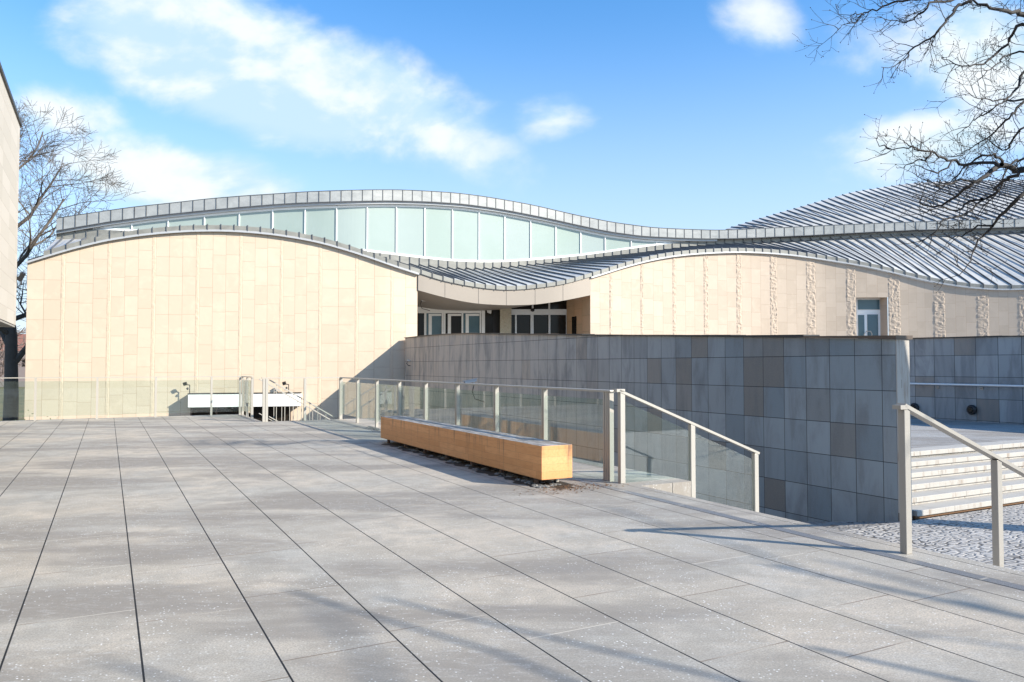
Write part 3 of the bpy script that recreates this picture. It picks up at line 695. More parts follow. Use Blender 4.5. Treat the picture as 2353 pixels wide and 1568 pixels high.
m = MB(); p = door_pt(955, 740, .5); q = door_pt(1310, 740, .5); m.hexa([(p[0], p[1], 1.4), (q[0], q[1], 1.4), (q[0], q[1]+.2, 1.4), (p[0], p[1]+.2, 1.4), (p[0], p[1], 5.3), (q[0], q[1], 5.1), (q[0], q[1]+.2, 5.1), (p[0], p[1]+.2, 5.3)]); m.build('lobby_wall', 'brown_frame', mus)

# ---------------- side door in the right hand wall
def wz(vx): return (3200+vx/1.96)/1.7408
def wy(vy): return (900+vy/1.96)/1.7408
ax0, ax1 = aFx(wz(448)), aFx(wz(690)); sb = .55
def rp(vx, off): a = aFx(wz(vx)); return W(a, plan(a)+off, 0)
Ydoor = 42.9
def dp(vx, vy): return atY(wz(vx), wy(vy), Ydoor)
def dbox(x0, x1, y0, y1, th=.06, off=0., zb=None):
    p = dp(x0, y1); q = dp(x1, y0); lo = p[2] if zb is None else zb
    m = MB(); m.hexa([(p[0], p[1]+off, lo), (q[0], p[1]+off, lo), (q[0], p[1]+off+th, lo), (p[0], p[1]+off+th, lo), (p[0], p[1]+off, q[2]), (q[0], p[1]+off, q[2]), (q[0], p[1]+off+th, q[2]), (p[0], p[1]+off+th, q[2])]); return m
dr = dbox(452, 640, 566, 900, .05, .12, 1.5).build('side_door', 'white_frame', mus)
dbox(462, 630, 587, 663, .02, .09).build('transom_glass', 'teal_glass', dr)
dbox(464, 510, 706, 895, .02, .09, 1.6).build('door_glass', 'teal_glass', dr)
dbox(537, 617, 702, 895, .02, .09, 1.6).build('door_glass', 'teal_glass', dr)
m = MB(); a_ = dp(500, 852); b_ = dp(558, 852)
m.tube([(a_[0], a_[1]-.0, a_[2]-.5), (a_[0], a_[1]-.1, a_[2]-.03), (a_[0]+.08, a_[1]-.12, a_[2]+.12), (b_[0]-.08, b_[1]-.12, b_[2]+.12), (b_[0], b_[1]-.1, b_[2]-.03), (b_[0], b_[1], b_[2]-.5)], .025, 8); m.build('handle', 'steel_pale', dr, smooth=True)
e0 = dp(636, 700); aE = aFx(wz(690)); e1 = W(aE, plan(aE), 0); m = MB()
m.quad([(e0[0], e0[1]+.15, 1.5), (e1[0], e1[1], 1.5), (e1[0], e1[1], dz), (e0[0], e0[1]+.15, dz)], [(0, 1.9), (1, 1.9), (1, dz/.8), (0, dz/.8)]); m.build('door_reveal', 'pink_sandstone', mus)
s0 = dp(450, 700); aS = aFx(wz(446)); s1_ = W(aS, plan(aS), 0)
m = MB(); m.quad([(s1_[0], s1_[1], 1.5), (s0[0], s0[1]+.15, 1.5), (s0[0], s0[1]+.15, dz), (s1_[0], s1_[1], dz)]); m.quad([(s1_[0], s1_[1], dz), (e1[0], e1[1], dz), (e0[0], e0[1]+.15, dz), (s0[0], s0[1]+.15, dz)]); m.build('door_head', 'rough_sandstone', mus)

# ---------------- white canopy over the lower entrance, on the left wall
up = Vector((.9714, .2374, 0)); out = Vector((.2374, -.9714, 0))
def wl(x, y, off=0.):   # point on the left wall plane (Y = 34.85+.2444X), pushed out
    r = ray(x, y); k = (34.85+.08/.97)/(r[1]-.2444*r[0]); p = Vector((r[0]*k, r[1]*k, EYE+r[2]*k)); return p+out*off
c0 = wl(438, 904); c1 = wl(692, 904); cz0 = wl(430, 935)[2]
can = MB(); can.box((c0.x, c0.y, cz0), up, -out, (0, 0, 1), (c1-c0).length, -.62, c0.z-cz0); 
can = MB(); can.box(tuple(Vector((c0.x, c0.y, cz0))+out*.62), up, -out, (0, 0, 1), (c1-c0).length, .62, c0.z-cz0-.02)
cn = can.build('entrance_canopy', 'white_render', mus, bevel=.01)
m = MB(); m.box(tuple(Vector((c0.x, c0.y, c0.z-.018))+out*.64-up*.02), up, -out, (0, 0, 1), (c1-c0).length+.04, .64, .03); m.build('canopy_flashing', 'dark_metal', cn)
g0 = wl(440, 936); g1 = wl(667, 936); m = MB(); m.box(tuple(Vector((g0.x, g0.y, LOW+.1))+out*.03), up, -out, (0, 0, 1), (g1-g0).length, .02, g0.z-LOW-.1); gl = m.build('lower_entrance_glass', 'dark_glass', mus)
for f in (0, .25, .5, .75, 1):
    m = MB(); p = Vector((g0.x, g0.y, LOW+.1)).lerp(Vector((g1.x, g1.y, LOW+.1)), f)+out*.07-up*.03; m.box(tuple(p), up, -out, (0, 0, 1), .06, .04, g0.z-LOW-.1); m.build('mullion', 'brown_frame', gl)

# ------------------------------------------------------------------ overhanging pale building at far left
YL = 22.0; pL = atY(41.5, 500, YL); AB = toA(pL[0], pL[1]); BB = toB(pL[0], pL[1])
zt_ = atY(46, 290, YL)[2]; zb_ = atY(35, 748, YL)[2]
lb = thing('pale_building', W(AB-4, 13, 0), 'pale stone clad building block hanging over the left edge of the plaza', 'building')
m = MB(); m.ab(AB-9, AB, 1.5, BB, zb_, zt_); lw = m.build('wall', 'pale_cladding', lb)
m = MB(); m.ab(AB-9.05, AB+.05, 1.45, BB+.05, zt_, zt_+.09); m.build('roof_edge', 'dark_metal', lb)
m = MB(); m.ab(AB-8.98, AB-.02, 1.52, BB-.02, zb_-.06, zb_-.001); m.build('soffit', 'left_block_soffit', lb)
m = MB(); m.ab(AB-9, AB-5.5, 1.6, BB-6, 0, zb_-.06); m.build('ground_floor_wall', 'dark_glass', lb)
sp = thing('spotlight', atY(50, 640, YL), 'small dark spotlight on the corner of the pale overhanging building', 'spotlight')
c = Vector(atY(50, 636, YL)); m = MB(); m.tube([c+Vector((-.07, 0, -.10)), c+Vector((.09, -.05, .10))], [.075, .06], 10); m.build('lamp_head', 'dark_metal', sp)
m = MB(); m.tube([c+Vector((-.14, 0, -.02)), c, c+Vector((-.02, 0, -.25))], .02, 6); m.build('bracket', 'dark_metal', sp)

# ------------------------------------------------------------------ railings
RL = 5.42; RH = 1.105
def post(root, a, b, z0=0., h=RH, wa=.03, wb=.045, foot=True):
    m = MB(); m.ab(a-wa, a+wa, b-wb/2-.012, b-.006, z0, z0+h-.03); m.ab(a-wa, a+wa, b+.006, b+wb/2+.012, z0, z0+h-.03)
    m.ab(a-wa*.7, a+wa*.7, b-.006, b+.006, z0, z0+h-.09)
    o = m.build('post', 'steel_pale', root)
    if foot:
        m = MB(); m.ab(a-wa-.006, a+wa+.006, b-wb/2-.02, b+wb/2+.02, z0, z0+.012); m.build('foot_plate', 'steel', o)
    return o
def pane(root, p, q, z0, z1, z0b=None, z1b=None, name='glass_panel'):
    """p,q (a,b) ends; lower/upper heights at p and q"""
    z0b = z0 if z0b is None else z0b; z1b = z1 if z1b is None else z1b
    P = Vector(W(p[0], p[1], 0)); Q = Vector(W(q[0], q[1], 0)); n = (Q-P).normalized().cross(Vector((0, 0, 1)))*.006
    f = lambda V, s, z: (V.x+n.x*s, V.y+n.y*s, z)
    m = MB(); m.hexa([f(P, 1, z0), f(Q, 1, z0b), f(Q, -1, z0b), f(P, -1, z0), f(P, 1, z1), f(Q, 1, z1b), f(Q, -1, z1b), f(P, -1, z1)])
    return m.build(name, 'rail_glass', root)
r1 = thing('glass_railing', W(RL, 13.5, 0), 'long glass railing with steel posts standing behind the wooden bench', 'railing')
bN, bFz = toB(*atA(1394, 1000, RL)[:2]), 19.8
NP = 8; bs = [bN+(bFz-bN)*k/NP for k in range(NP+1)]
for b in bs: post(r1, RL, b)
for b in (bN-.075,): post(r1, RL, b, foot=False)
for p, q in zip(bs[:-1], bs[1:]): pane(r1, (RL+.02, p+.04), (RL+.02, q-.04), .14, RH-.12)
m = MB(); m.ab(RL-.04, RL+.04, bN-.13, bFz+.05, RH-.028, RH); m.build('handrail', 'steel_pale', r1, bevel=.006)
# sloping glass railing of the steps
AX, BX = RL+.02, toB(*atA(1425, 1000, RL)[:2])
r2 = thing('stair_glass_railing', W(RL, BX, 0), 'sloping glass railing going down the plaza steps, right of the bench', 'railing')
SL = .39; step_ = 1.085
for k in range(3):
    a = AX+k*step_; zt = RH-SL*k*step_; z0 = 0 if k == 0 else max(COB, -SL*k*step_)
    m = MB(); m.ab(a-.035, a+.035, BX-.03, BX+.03, z0, zt-.02); m.build('post', 'steel_pale', r2, bevel=.004)
for k in range(2):
    a0_, a1_ = AX+k*step_+.04, AX+(k+1)*step_-.04
    pane(r2, (a0_, BX), (a1_, BX), -SL*k*step_-.0-.08*(k > 0)-.05, RH-SL*k*step_-.13, -SL*(k+1)*step_-.05, RH-SL*(k+1)*step_-.10)
m = MB(); m.bar(W(AX-.05, BX, RH), W(AX+2*step_+.05, BX, RH-SL*2*step_-.02), .07, .03); m.ab(AX-.09, AX+.03, BX-.035, BX+.035, RH-.017, RH+.018); m.build('handrail', 'steel_pale', r2)
# open handrail on the near side of the steps
aD_, bD_ = toA(*atY(2082, 1250, 5.74)[:2]), toB(*atY(2082, 1250, 5.74)[:2])
r3 = thing('stair_handrail', W(aD_, bD_, 0), 'sloping flat steel handrail on bare posts beside the cobbles at right', 'handrail')
for k in range(4):
    a = aD_+k*1.17; zt = RH-SL*k*1.17; z0 = 0 if k == 0 else max(COB, -SL*k*1.17)
    m = MB(); m.ab(a-.033, a+.033, bD_-.028, bD_+.028, z0, zt-.02); m.build('post', 'steel', r3, bevel=.004)
m = MB(); m.bar(W(aD_-.03, bD_, RH-.0), W(aD_+3.6, bD_, RH-SL*3.6), .07, .028); m.ab(aD_-.085, aD_+.0, bD_-.035, bD_+.035, RH-.03, RH+.002); m.build('handrail', 'steel', r3)
# far railing across the end of the plaza
FR = 22.95
r4 = thing('far_glass_railing', W(0, FR, 0), 'thin glass railing along the far edge of the plaza in front of the sandstone wall', 'railing')
fx = [-12, -9.6, -7.2, -4.8, -3.0]+[toA(*( (lambda r: (r[0]*FR/(r[0]*D[0]+r[1]*D[1]), r[1]*FR/(r[0]*D[0]+r[1]*D[1])))(ray(x, 900)))) for x in (81.4, 223.5, 358, 486, 551.5)]
for a in fx:
    m = MB(); m.ab(a-.025, a+.025, FR-.03, FR+.03, 0, RH-.02); m.build('post', 'steel_pale', r4)
for p, q in zip(fx[:-1], fx[1:]): pane(r4, (p+.03, FR), (q-.03, FR), .1, RH-.1)
m = MB(); m.ab(fx[0], fx[-1]+.05, FR-.03, FR+.03, RH-.022, RH); m.build('handrail', 'steel_pale', r4)
# return along the stair opening and rail at the near side of the opening
r5 = thing('stair_opening_railing', W(NA, 22.2, 0), 'short glass railing panel beside the gap at the top of the far stairs', 'railing')
RA = 3.40
for b in (22.95, 22.15, 21.35): post(r5, RA+.03, b)
for p, q in ((22.95, 22.15), (22.15, 21.35)): pane(r5, (RA+.03, q+.04), (RA+.03, p-.04), .12, RH-.1)
m = MB(); m.ab(RA, RA+.06, 21.28, 23.0, RH-.02, RH+.003); m.build('handrail', 'steel_pale', r5)
r6 = thing('stair_edge_railing', W(4.5, NB, 0), 'open steel railing with slim posts between the far stairs and the plaza', 'railing')
for a in (3.46, 3.53, 4.48, RL-.02): post(r6, a, NB-.06)
m = MB(); m.ab(3.40, RL+.03, NB-.10, NB-.02, RH-.021, RH+.002); m.build('handrail', 'steel_pale', r6)
# stairs down and their two sloping handrails with thin balusters
st = thing('lower_stairs', W(5, 20.7, LOW), 'dark stairs going down from the plaza to the lower entrance court', 'steps')
for k in range(18):
    z1 = -.18*(k+1)
    if z1 < LOW+.06: break
    m = MB(); m.ab(NA+.02+.3*k, NA+.02+.3*(k+1), NB+.05, 21.5, LOW+.05, z1); m.build('step', 'concrete', st)
for j, (b, lab) in enumerate([(NB+.1, 'sloping steel stair handrail with thin balusters, nearer of the two'), (21.4, 'sloping steel stair handrail with thin balusters, farther of the two')]):
    o = thing('baluster_handrail', W(3.6, b, 0), lab, 'handrail', 'handrails of the far stairs')
    m = MB(); m.bar(W(3.62, b, RH-.06), W(8.4, b, RH-.06-4.78*.6), .05, .03); m.build('handrail', 'steel_pale', o)
    m = MB(); m.bar(W(3.62, b, .12), W(8.4, b, .12-4.78*.6), .025, .02); m.build('bottom_rail', 'steel_pale', o)
    for k in range(22):
        a = 3.8+.21*k; zt = RH-.08-(a-3.62)*.6; m = MB(); m.ab(a-.007, a+.007, b-.007, b+.007, zt-.95, zt); m.build('baluster', 'steel_pale', o)

# ------------------------------------------------------------------ bench
ba0, ba1, bb0, bb1 = 4.45, 4.87, 7.66, 13.55
bn = thing('wooden_bench', W((ba0+ba1)/2, (bb0+bb1)/2, 0), 'long solid orange timber bench with weathered grey top standing on the plaza', 'bench')
m = MB(); m.ab(ba0, ba1, bb0, bb1, .078, .47); m.build('seat', 'bench_timber', bn, bevel=.004)
for k in range(7):
    b = bb0+.25+k*(bb1-bb0-.5)/6
    for a in (ba0+.05, ba1-.09):
        m = MB(); m.ab(a, a+.04, b-.03, b+.03, 0.002, .078); m.build('leg', 'brown_frame' if a < 4.6 else 'steel', bn)
# snow remains, wet dirt and leaf litter under the bench
def lumps(name, mt, label, cat, n, fa, fb_, r0, r1, flat, seed):
    r = random.Random(seed); m = MB()
    for i in range(n):
        a = fa(r); b = fb_(r); s = r.uniform(r0, r1); base = len(m.v)
        m.ball(W(a, b, s*flat*.35), s, 9, 6, (r.uniform(.7, 1.5), r.uniform(.7, 1.5), flat))
        for k in range(base, len(m.v)):
            x, y, z = m.v[k]; j = .18*s; m.v[k] = (x+r.uniform(-j, j), y+r.uniform(-j, j), max(.002, z+r.uniform(-j, j)*.8))
    o = m.build(name, mt); tag(o, label, cat, kind='stuff'); return o
lumps('old_snow', 'dirty_ice', 'dirty remains of snow in a ragged line under the wooden bench', 'snow', 150, lambda r: r.triangular(4.36, 4.75, 4.5), lambda r: 7.6+5.0*r.random()**1.5, .008, .045, .45, 4)
m = MB(); r = random.Random(8); N = 60; L = []; Rr = []
for i in range(N+1):
    b = 7.42+(13.2-7.42)*i/N; wob = .06*math.sin(i*1.7)+.05*math.sin(i*.6+1)+r.uniform(-.02, .02)
    L.append((4.42-.06+wob*.7+(.12 if i < 3 else 0), b)); Rr.append((4.86-(.1 if i < 2 else 0), b))
for i in range(N): m.quad([W(L[i][0], L[i][1], .0045), W(Rr[i][0], Rr[i][1], .0045), W(Rr[i+1][0], Rr[i+1][1], .0045), W(L[i+1][0], L[i+1][1], .0045)])
tag(m.build('wet_dirt', 'wet_dirt'), 'dark wet dirt left on the paving under the bench', 'dirt', kind='stuff')
m = MB(); r = random.Random(5)
for i in range(420):
    a = 4.72+r.gauss(0, .28); b = 7.42+r.gauss(0, .14); s = r.uniform(.006, .02); an = r.uniform(0, 6.3)
    if i > 360: a = 5.0+r.gauss(0, .1); b = 15+r.uniform(-1, 4)
    c = Vector(W(a, b, .006)); u = Vector((math.cos(an), math.sin(an), r.uniform(-.2, .5)))*s; v = Vector((-math.sin(an), math.cos(an), .1))*s*.6
    m.quad([c-u, c-v, c+u, c+v])
tag(m.build('leaf_litter', 'leaf_litter'), 'scattered brown leaf crumbs on the paving at the near end of the bench', 'leaves', kind='stuff')
lumps('snow_patch', 'dirty_ice', 'small patch of old snow beside the drain at the far posts of the railing', 'snow', 14, lambda r: r.uniform(5.14, 5.3), lambda r: r.uniform(16.0, 17.2), .03, .07, .3, 12)

# ------------------------------------------------------------------ security cameras and floodlights
def bullet(p, label, size=.42, mt='camera_white', flip=-1, arm=True):
    p = Vector(p); o = thing('security_camera', tuple(p), label, 'security camera')
    dx = Vector((flip*.93, -.25, -.18)).normalized()
    m = MB(); m.bar(p, p+dx*size, size*.24, size*.2); m.build('camera_body', mt, o, bevel=.01)
    m = MB(); m.bar(p+Vector((0, 0, size*.13))-dx*size*.05, p+dx*size*1.15+Vector((0, 0, size*.13)), size*.3, size*.04); m.build('sun_shield', mt, o)
    m = MB(); m.tube([p+dx*size, p+dx*size*1.03], size*.085, 12); m.build('lens', 'dark_metal', o)
    if arm:
        m = MB(); q = p+dx*size*.2; w_ = Vector((E[0], E[1], 0)); m.tube([q, q+Vector((0, 0, -size*.32)), q+Vector((0, 0, -size*.34))+w_*.25], size*.06, 8); m.build('bracket', mt, o)
        m = MB(); m.tube([q+Vector((0, 0, -size*.3)), q+Vector((-.06, 0, -size*.9)), q+Vector((.02, 0, -size*1.5)), q+Vector((.2, 0, -size*1.8))+w_*.22], .016, 6); m.build('cable', 'dark_metal', o)
    return o
p = atA(1095, 874, AW-.28); bullet(p, 'white bullet camera on a wall bracket on the grey wall above the glass railing', .42)
p = atA(936, 828, AW-.12); bullet(p, 'tiny white camera in the corner where grey wall meets sandstone', .15, flip=1)
p = door_pt(966, 686, -2.4); bullet(p, 'small cream camera under the curved entrance fascia', .32, flip=1, arm=True)
def flood(p, label):
    p = Vector(p); o = thing('floodlight', tuple(p), label, 'floodlight')
    m = MB(); m.tube([p, p+Vector((0, 0, .34))], .018, 6); m.tube([p+Vector((0, 0, .34)), p+Vector((-.12, 0, .35))], .018, 6); m.build('pole', 'dark_metal', o)
    m = MB(); m.box(tuple(p+Vector((-.22, -.07, .30))), (1, 0, .25), (0, 1, .3), (-.25, -.3, 1), .13, .09, .13); m.build('lamp_head', 'dark_metal', o)
    m = MB(); m.ball(p+Vector((-.09, 0, .19)), .045, 10, 6, (1, 1, 1.2)); m.build('sensor', 'dark_metal', o, smooth=True)
q = wl(439, 905, .35); flood((q.x, q.y, c0.z+.01), 'dark floodlight on a short pole at the left end of the white canopy')
q = wl(664, 905, .35); flood((q.x, q.y, c0.z+.01), 'dark floodlight at the right end of the white canopy')

# ------------------------------------------------------------------ trees
def limb_path(p, d, L, n, r, droop=0., wig=.25, rg=None):
    rg = rg or rnd; P = [Vector(p)]; d = Vector(d).normalized(); R = [r]
    for k in range(n):
        d = (d+Vector((rg.gauss(0, wig), rg.gauss(0, wig), rg.gauss(0, wig)+droop))*(.55)).normalized()
        P.append(P[-1]+d*L/n); R.append(r*(1-.72*(k+1)/n))
    return P, R
def grow(mb, p, d, L, r, lev, rg, up=.05, spread=.8, kids=(5, 6, 5, 4), tw=None, minr=.004, rat=.58):
    n = 5 if lev > 1 else 3
    P, R = limb_path(p, d, L, n, r, up, .24, rg)
    mb.tube(P, [max(x, minr) for x in R], 6 if r > .05 else 3, False)
    if lev <= 0: return
    nk = kids[min(lev, len(kids)-1)]
    for i in range(nk):
        t_ = (i+rg.uniform(.3, .95))/nk; t_ = .22+.78*t_; j = min(int(t_*n), n-1); f = t_*n-j
        q = P[j].lerp(P[j+1], min(f, 1)); dd = (P[j+1]-P[j]).normalized()
        rv = Vector((rg.gauss(0, 1), rg.gauss(0, 1), rg.gauss(0, .7))); rv = (rv-dd*rv.dot(dd)).normalized()
        nd = (dd*(1-spread*.35)+rv*spread).normalized()
        grow(mb, q, nd, L*rg.uniform(rat-.12, rat+.1)*(1.15-.45*t_), max(r*(1-.7*t_)*.62, minr), lev-1, rg, up, spread, kids, tw, minr, rat)
def tree(name, loc, label, h, r, seed, mt, lim=9, lean=(0, 0), lev=4, group=None, start=.28, minr=.008, up=.06, kids=(4, 4, 5, 5, 5), L0=.5):
    rg = random.Random(seed); o = thing(name, loc, label, 'tree', group); m = MB()
    P, R = limb_path(loc, (lean[0], lean[1], 1), h*.72, 9, r, .05, .07, rg); R = [r*(1-.65*k/9) for k in range(10)]; R[0] = r*1.5
    m.tube(P, R, 10); m.build('trunk', mt, o, smooth=True)
    c = MB()
    for i in range(lim):
        t_ = start+(1-start)*(i+.5)/lim; j = min(int(t_*9), 8); q = P[j].lerp(P[j+1], t_*9-j)
        an = i*2.4+rg.uniform(-.3, .3); d = Vector((math.cos(an), math.sin(an), rg.uniform(.35, .9)+t_*.5))
        grow(c, q, d, h*L0*(1.1-.45*t_), r*.42*(1.15-.6*t_), lev, rg, up, .72, kids, minr=minr)
    c.build('branches', mt, o); return o
p = atY(26, 900, 40.0)
tree('bare_tree', (p[0], p[1], LOW), 'tall bare winter tree rising behind the left end of the museum', 19.5, .40, 22, 'bark_pale', lim=12, lean=(-.03, 0), lev=3, start=.3, minr=.009, kids=(6, 7, 7, 7, 6), L0=.37)
# trees outside the picture to the right throw the branch shadows on the plaza
tree('bare_tree', (12.2, -1.9, COB), 'bare tree beside the cobbles whose branches shade the near paving', 9, .30, 57, 'bark', lim=6, lev=1, minr=.02, kids=(4, 4, 5, 5), L0=.62, lean=(-.05, .02))
tree('bare_tree', (25, 3.0, COB), 'bare tree right of the picture shading the cobbled ground', 9, .26, 64, 'bark', lim=7, lev=2, minr=.012, kids=(4, 4, 5, 5), L0=.42, start=.4)
# the large tree whose drooping branches enter at top right; limbs follow the real ones at ~10 m
def zz(v): return ((3200+v[0]/1.3638)/1.7408, v[1]/1.3638/1.7408)
limbs = [
 (.050, [(1500, 150), (1350, 110), (1222, 85), (1180, 70), (1100, 60), (1040, 40), (940, 5), (860, -40)]),
 (.024, [(940, 5), (860, 30), (830, 80), (800, 110), (770, 150), (710, 210), (620, 260), (590, 300), (550, 340), (500, 370), (445, 367)]),
 (.020, [(900, -25), (820, 0), (720, 10), (690, 45), (640, 85), (590, 120), (540, 122), (470, 110), (420, 90)]),
 (.020, [(860, -40), (720, -15), (600, 0), (500, 20), (420, 50), (345, 80), (300, 125), (240, 135), (205, 163)]),
 (.009, [(345, 78), (300, 80), (270, 84), (215, 70), (195, 30)]),
 (.028, [(1500, 200), (1222, 130), (1160, 190), (1120, 250), (1050, 310), (1000, 345), (950, 355), (890, 358), (830, 340), (770, 315)]),
 (.018, [(1400, 300), (1222, 282), (1170, 290), (1110, 310), (1080, 350), (1020, 390), (980, 430), (930, 470)]),
 (.022, [(1450, 250), (1222, 395), (1190, 470), (1130, 540), (1090, 565), (1010, 620), (960, 650), (900, 700), (850, 740)]),
 (.018, [(1222, 540), (1130, 550), (1060, 548), (980, 540), (925, 512)]),
 (.022, [(1450, 420), (1222, 560), (1160, 620), (1100, 680), (1040, 740), (960, 790), (900, 830), (840, 850)]),
 (.020, [(1400, 600), (1222, 690), (1160, 760), (1130, 820), (1060, 800), (1010, 750), (960, 720)]),
 (.056, [(1600, 880), (1400, 900), (1222, 925), (1180, 930), (1110, 905), (1050, 925), (1010, 960), (960, 995), (900, 1030), (840, 1080), (740, 1130), (650, 1105)]),
 (.026, [(1110, 905), (1030, 890), (900, 895), (830, 875), (770, 855), (720, 830), (650, 820), (590, 812), (500, 812), (440, 830)]),
 (.012, [(490, 812), (440, 790), (415, 755)]), (.012, [(650, 820), (600, 790), (560, 775), (543, 742)]),
 (.020, [(1110, 900), (1100, 860), (1060, 845), (1000, 850), (930, 885), (870, 950), (800, 1010), (740, 1050), (690, 1080)]),
 (.034, [(1450, 950), (1222, 1060), (1170, 1100), (1100, 1180), (1050, 1235), (1000, 1290), (950, 1360), (925, 1420), (880, 1490)]),
 (.026, [(1222, 930), (1150, 970), (1090, 1000), (1060, 1060), (1000, 1090), (900, 1170), (780, 1200), (740, 1260), (640, 1330)]),
 (.018, [(1050, 1235), (960, 1240), (880, 1290), (800, 1300), (720, 1290)]),
 (.018, [(1000, 1090), (930, 1100), (850, 1150), (760, 1130), (690, 1160), (640, 1130)]),
 (.022, [(1400, 800), (1222, 870), (1170, 880), (1120, 950), (1080, 1040), (1000, 1130), (960, 1190)]),
 (.018, [(960, 995), (880, 980), (800, 1010), (740, 1000), (680, 970)]),
 (.014, [(830, 875), (780, 930), (700, 930), (640, 900), (580, 935)]),
 (.014, [(720, 830), (680, 880), (640, 870), (560, 915), (525, 910)]),
]
T0 = Vector((11.6, 10.6, COB)); rg = random.Random(11)
big = thing('overhanging_tree', tuple(T0), 'bare tree whose dark thin branches hang into the top right corner', 'tree')
m = MB(); P = [T0, T0+Vector((.1, 0, 2.)), T0+Vector((-.1, .1, 4.5)), T0+Vector((-.5, -.2, 7)), T0+Vector((-.9, -.2, 9.6))]
m.tube(P, [.40, .28, .24, .2, .12], 12); m.build('trunk', 'bark', big, smooth=True)
c = MB(); c2 = MB()
def twig(mb, p, d, L, r, lev):
    n = 4; Pp, R = limb_path(p, d, L, n, r, .10, .34, rg)
    mb.tube(Pp, [max(x, .0018) for x in R], 3, False)
    if rg.random() < .5: mb.ball(tuple(Pp[-1]), .007, 4, 3)
    if lev > 0:
        for i in range(rg.choice((2, 3, 3, 4))):
            t_ = rg.uniform(.2, .95); j = min(int(t_*n), n-1); q = Pp[j].lerp(Pp[j+1], t_*n-j); dd = (Pp[j+1]-Pp[j]).normalized()
            rv = Vector((rg.gauss(0, 1), rg.gauss(0, .6), rg.gauss(0, 1))); rv = (rv-dd*rv.dot(dd)).normalized()
            twig(mb, q, dd*.75+rv*.8, L*rg.uniform(.4, .7), r*.6, lev-1)
for li, (r0, pts) in enumerate(limbs):
    Yd = 9.6 if li in (0, 1, 2, 3, 4) else (9.2 if li in (11, 12, 13, 14, 15, 17, 19, 21, 22, 23) else 9.9)
    pw = [Vector(atY(*zz(v), Yd+.35*math.sin(k*.9+li))) for k, v in enumerate(pts)]
    if li in (1, 3): pass
    # soften into a smooth polyline
    Q = []
    for k in range(len(pw)-1):
        p0 = pw[max(k-1, 0)]; p1 = pw[k]; p2 = pw[k+1]; p3 = pw[min(k+2, len(pw)-1)]
        for s in (0, .33, .66):
            Q.append(.5*((2*p1)+(p2-p0)*s+(2*p0-5*p1+4*p2-p3)*s*s+(3*p1-p0-3*p2+p3)*s**3)+Vector((rg.gauss(0, .008), rg.gauss(0, .02), rg.gauss(0, .008))))
    Q.append(pw[-1]); n = len(Q)
    c.tube(Q, [max(.0035, r0*.95*(1-.85*(k/(n-1))**.8)) for k in range(n)], 6, False)
    for k in range(3, n-1):
        for _ in range(rg.choice((0, 1, 1, 1)) if r0 > .015 else rg.choice((0, 0, 1, 1))):
            dd = (Q[k+1]-Q[k]).normalized(); rv = Vector((rg.gauss(0, 1), rg.gauss(0, .6), rg.gauss(0, 1))); rv = (rv-dd*rv.dot(dd)).normalized()
            twig(c2, Q[k].lerp(Q[k+1], rg.random()), dd*.8+rv*rg.uniform(.5, 1.), rg.uniform(.16, .5), max(.003, min(r0*.28, .0065)), 2 if rg.random() < .35 else 1)
for q in [(1500, 150), (1500, 200), (1450, 250), (1600, 880), (1450, 950), (1400, 800), (1400, 600), (1450, 420), (1400, 300)]:
    p = Vector(atY(*zz(q), 9.7)); s = T0+Vector((-.3, 0, max(2., min(p.z-.8, 9.)-COB))); mid = p.lerp(s, .5)+Vector((0, 0, .25)); c.tube([s, mid, p], [.11, .07, .045], 7)
c.build('limbs', 'bark', big, smooth=True); c2.build('twigs', 'bark', big)

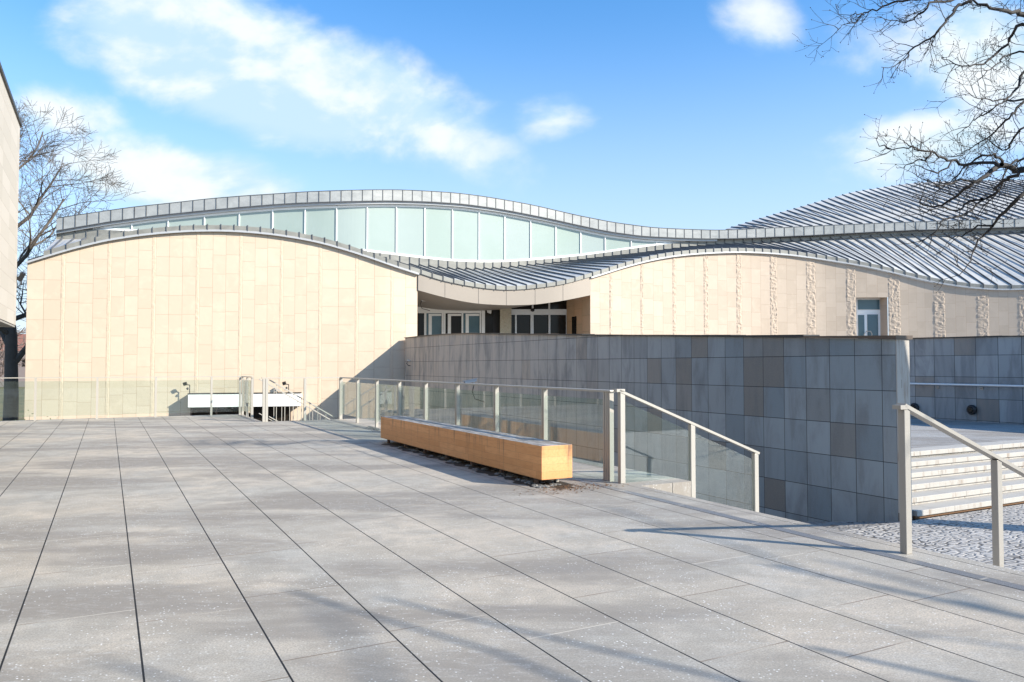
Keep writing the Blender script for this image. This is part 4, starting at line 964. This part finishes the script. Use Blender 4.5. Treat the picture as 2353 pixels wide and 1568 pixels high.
# ------------------------------------------------------------------ far background at the left edge
rg = random.Random(4)
for i in range(16):
    Yb = rg.uniform(70, 130); x = -80+i*15+rg.uniform(-5, 5); p = atY(x if x < 150 else 150-rg.random()*200, HZ, Yb)
    if i < 5: tree('bare_tree', (p[0], p[1], LOW), ['slim brown bare tree in the distance at the left edge', 'spreading bare tree in the distance behind the trunk at left', 'low bare tree far off beneath the pale building', 'hazy bare tree far off beside the museum corner', 'far bare tree near the distant houses'][i], rg.uniform(9, 15), .22, 30+i, 'far_twigs', lim=8, lev=2, minr=.03, group='bare trees in the distance', kids=(4, 5, 6, 6))
p = atY(10, HZ, 170.)
fh = thing('distant_house', (p[0], p[1], LOW), 'distant low house with a reddish roof seen under the pale building', 'house')
m = MB(); m.box((p[0]-14, p[1], LOW), (1, 0, 0), (0, 1, 0), (0, 0, 1), 34, 9, 8); m.build('wall', 'far_render', fh)
m = MB(); a = Vector((p[0]-15, p[1]-.6, LOW+8)); L = Vector((36, 0, 0)); Dp = Vector((0, 10.2, 0)); Hh = Vector((0, 5.1, 4))
m.quad([a, a+L, a+L+Hh, a+Hh]); m.quad([a+Dp, a+Hh, a+L+Hh, a+L+Dp]); m.quad([a, a+Hh, a+Dp]); m.quad([a+L, a+L+Dp, a+L+Hh]); m.build('roof', 'roof_tile', fh)
for k in range(8):
    m = MB(); m.box((p[0]-12+k*4, p[1]-.05, LOW+4.5), (1, 0, 0), (0, 1, 0), (0, 0, 1), 1.6, .06, 1.8); m.build('window', 'dark_glass', fh)
# bushes below the plaza edge at far left
r = random.Random(9)
for bi, (x, Yb, hh) in enumerate([(8, 27, 2.6), (48, 29, 2.9), (-30, 26, 2.6)]):
    p = Vector(atY(x, 930, Yb)); p.z = LOW
    o = thing('bush', tuple(p), ['thin green bush behind the glass railing left of the tree trunk', 'thin green bush behind the glass railing between tree trunk and sandstone wall', 'green bush under the overhanging building'][bi], 'bush')
    m = MB(); lf = MB()
    for i in range(46):
        an = r.uniform(0, 6.28); Pp, R = limb_path(p, (math.cos(an)*.45, math.sin(an)*.45, 1), hh*r.uniform(.6, 1.05), 5, .02, .02, .18, r); m.tube(Pp, [max(.006, q) for q in R], 3, False)
        for k in range(34):
            q = Pp[r.randint(1, 5)]+Vector((r.gauss(0, .13), r.gauss(0, .13), r.gauss(0, .13))); u = Vector((r.gauss(0, 1), r.gauss(0, 1), r.gauss(0, 1))).normalized()*.035; v = u.orthogonal().normalized()*.02
            lf.quad([q-u, q-v, q+u, q+v])
    m.build('stems', 'bark_pale', o); lf.build('leaves', 'bush_leaf', o) if 'bush_leaf' in M else (plain('bush_leaf', (.085, .12, .04), .6, 0, .5, 9), lf.build('leaves', 'bush_leaf', o))
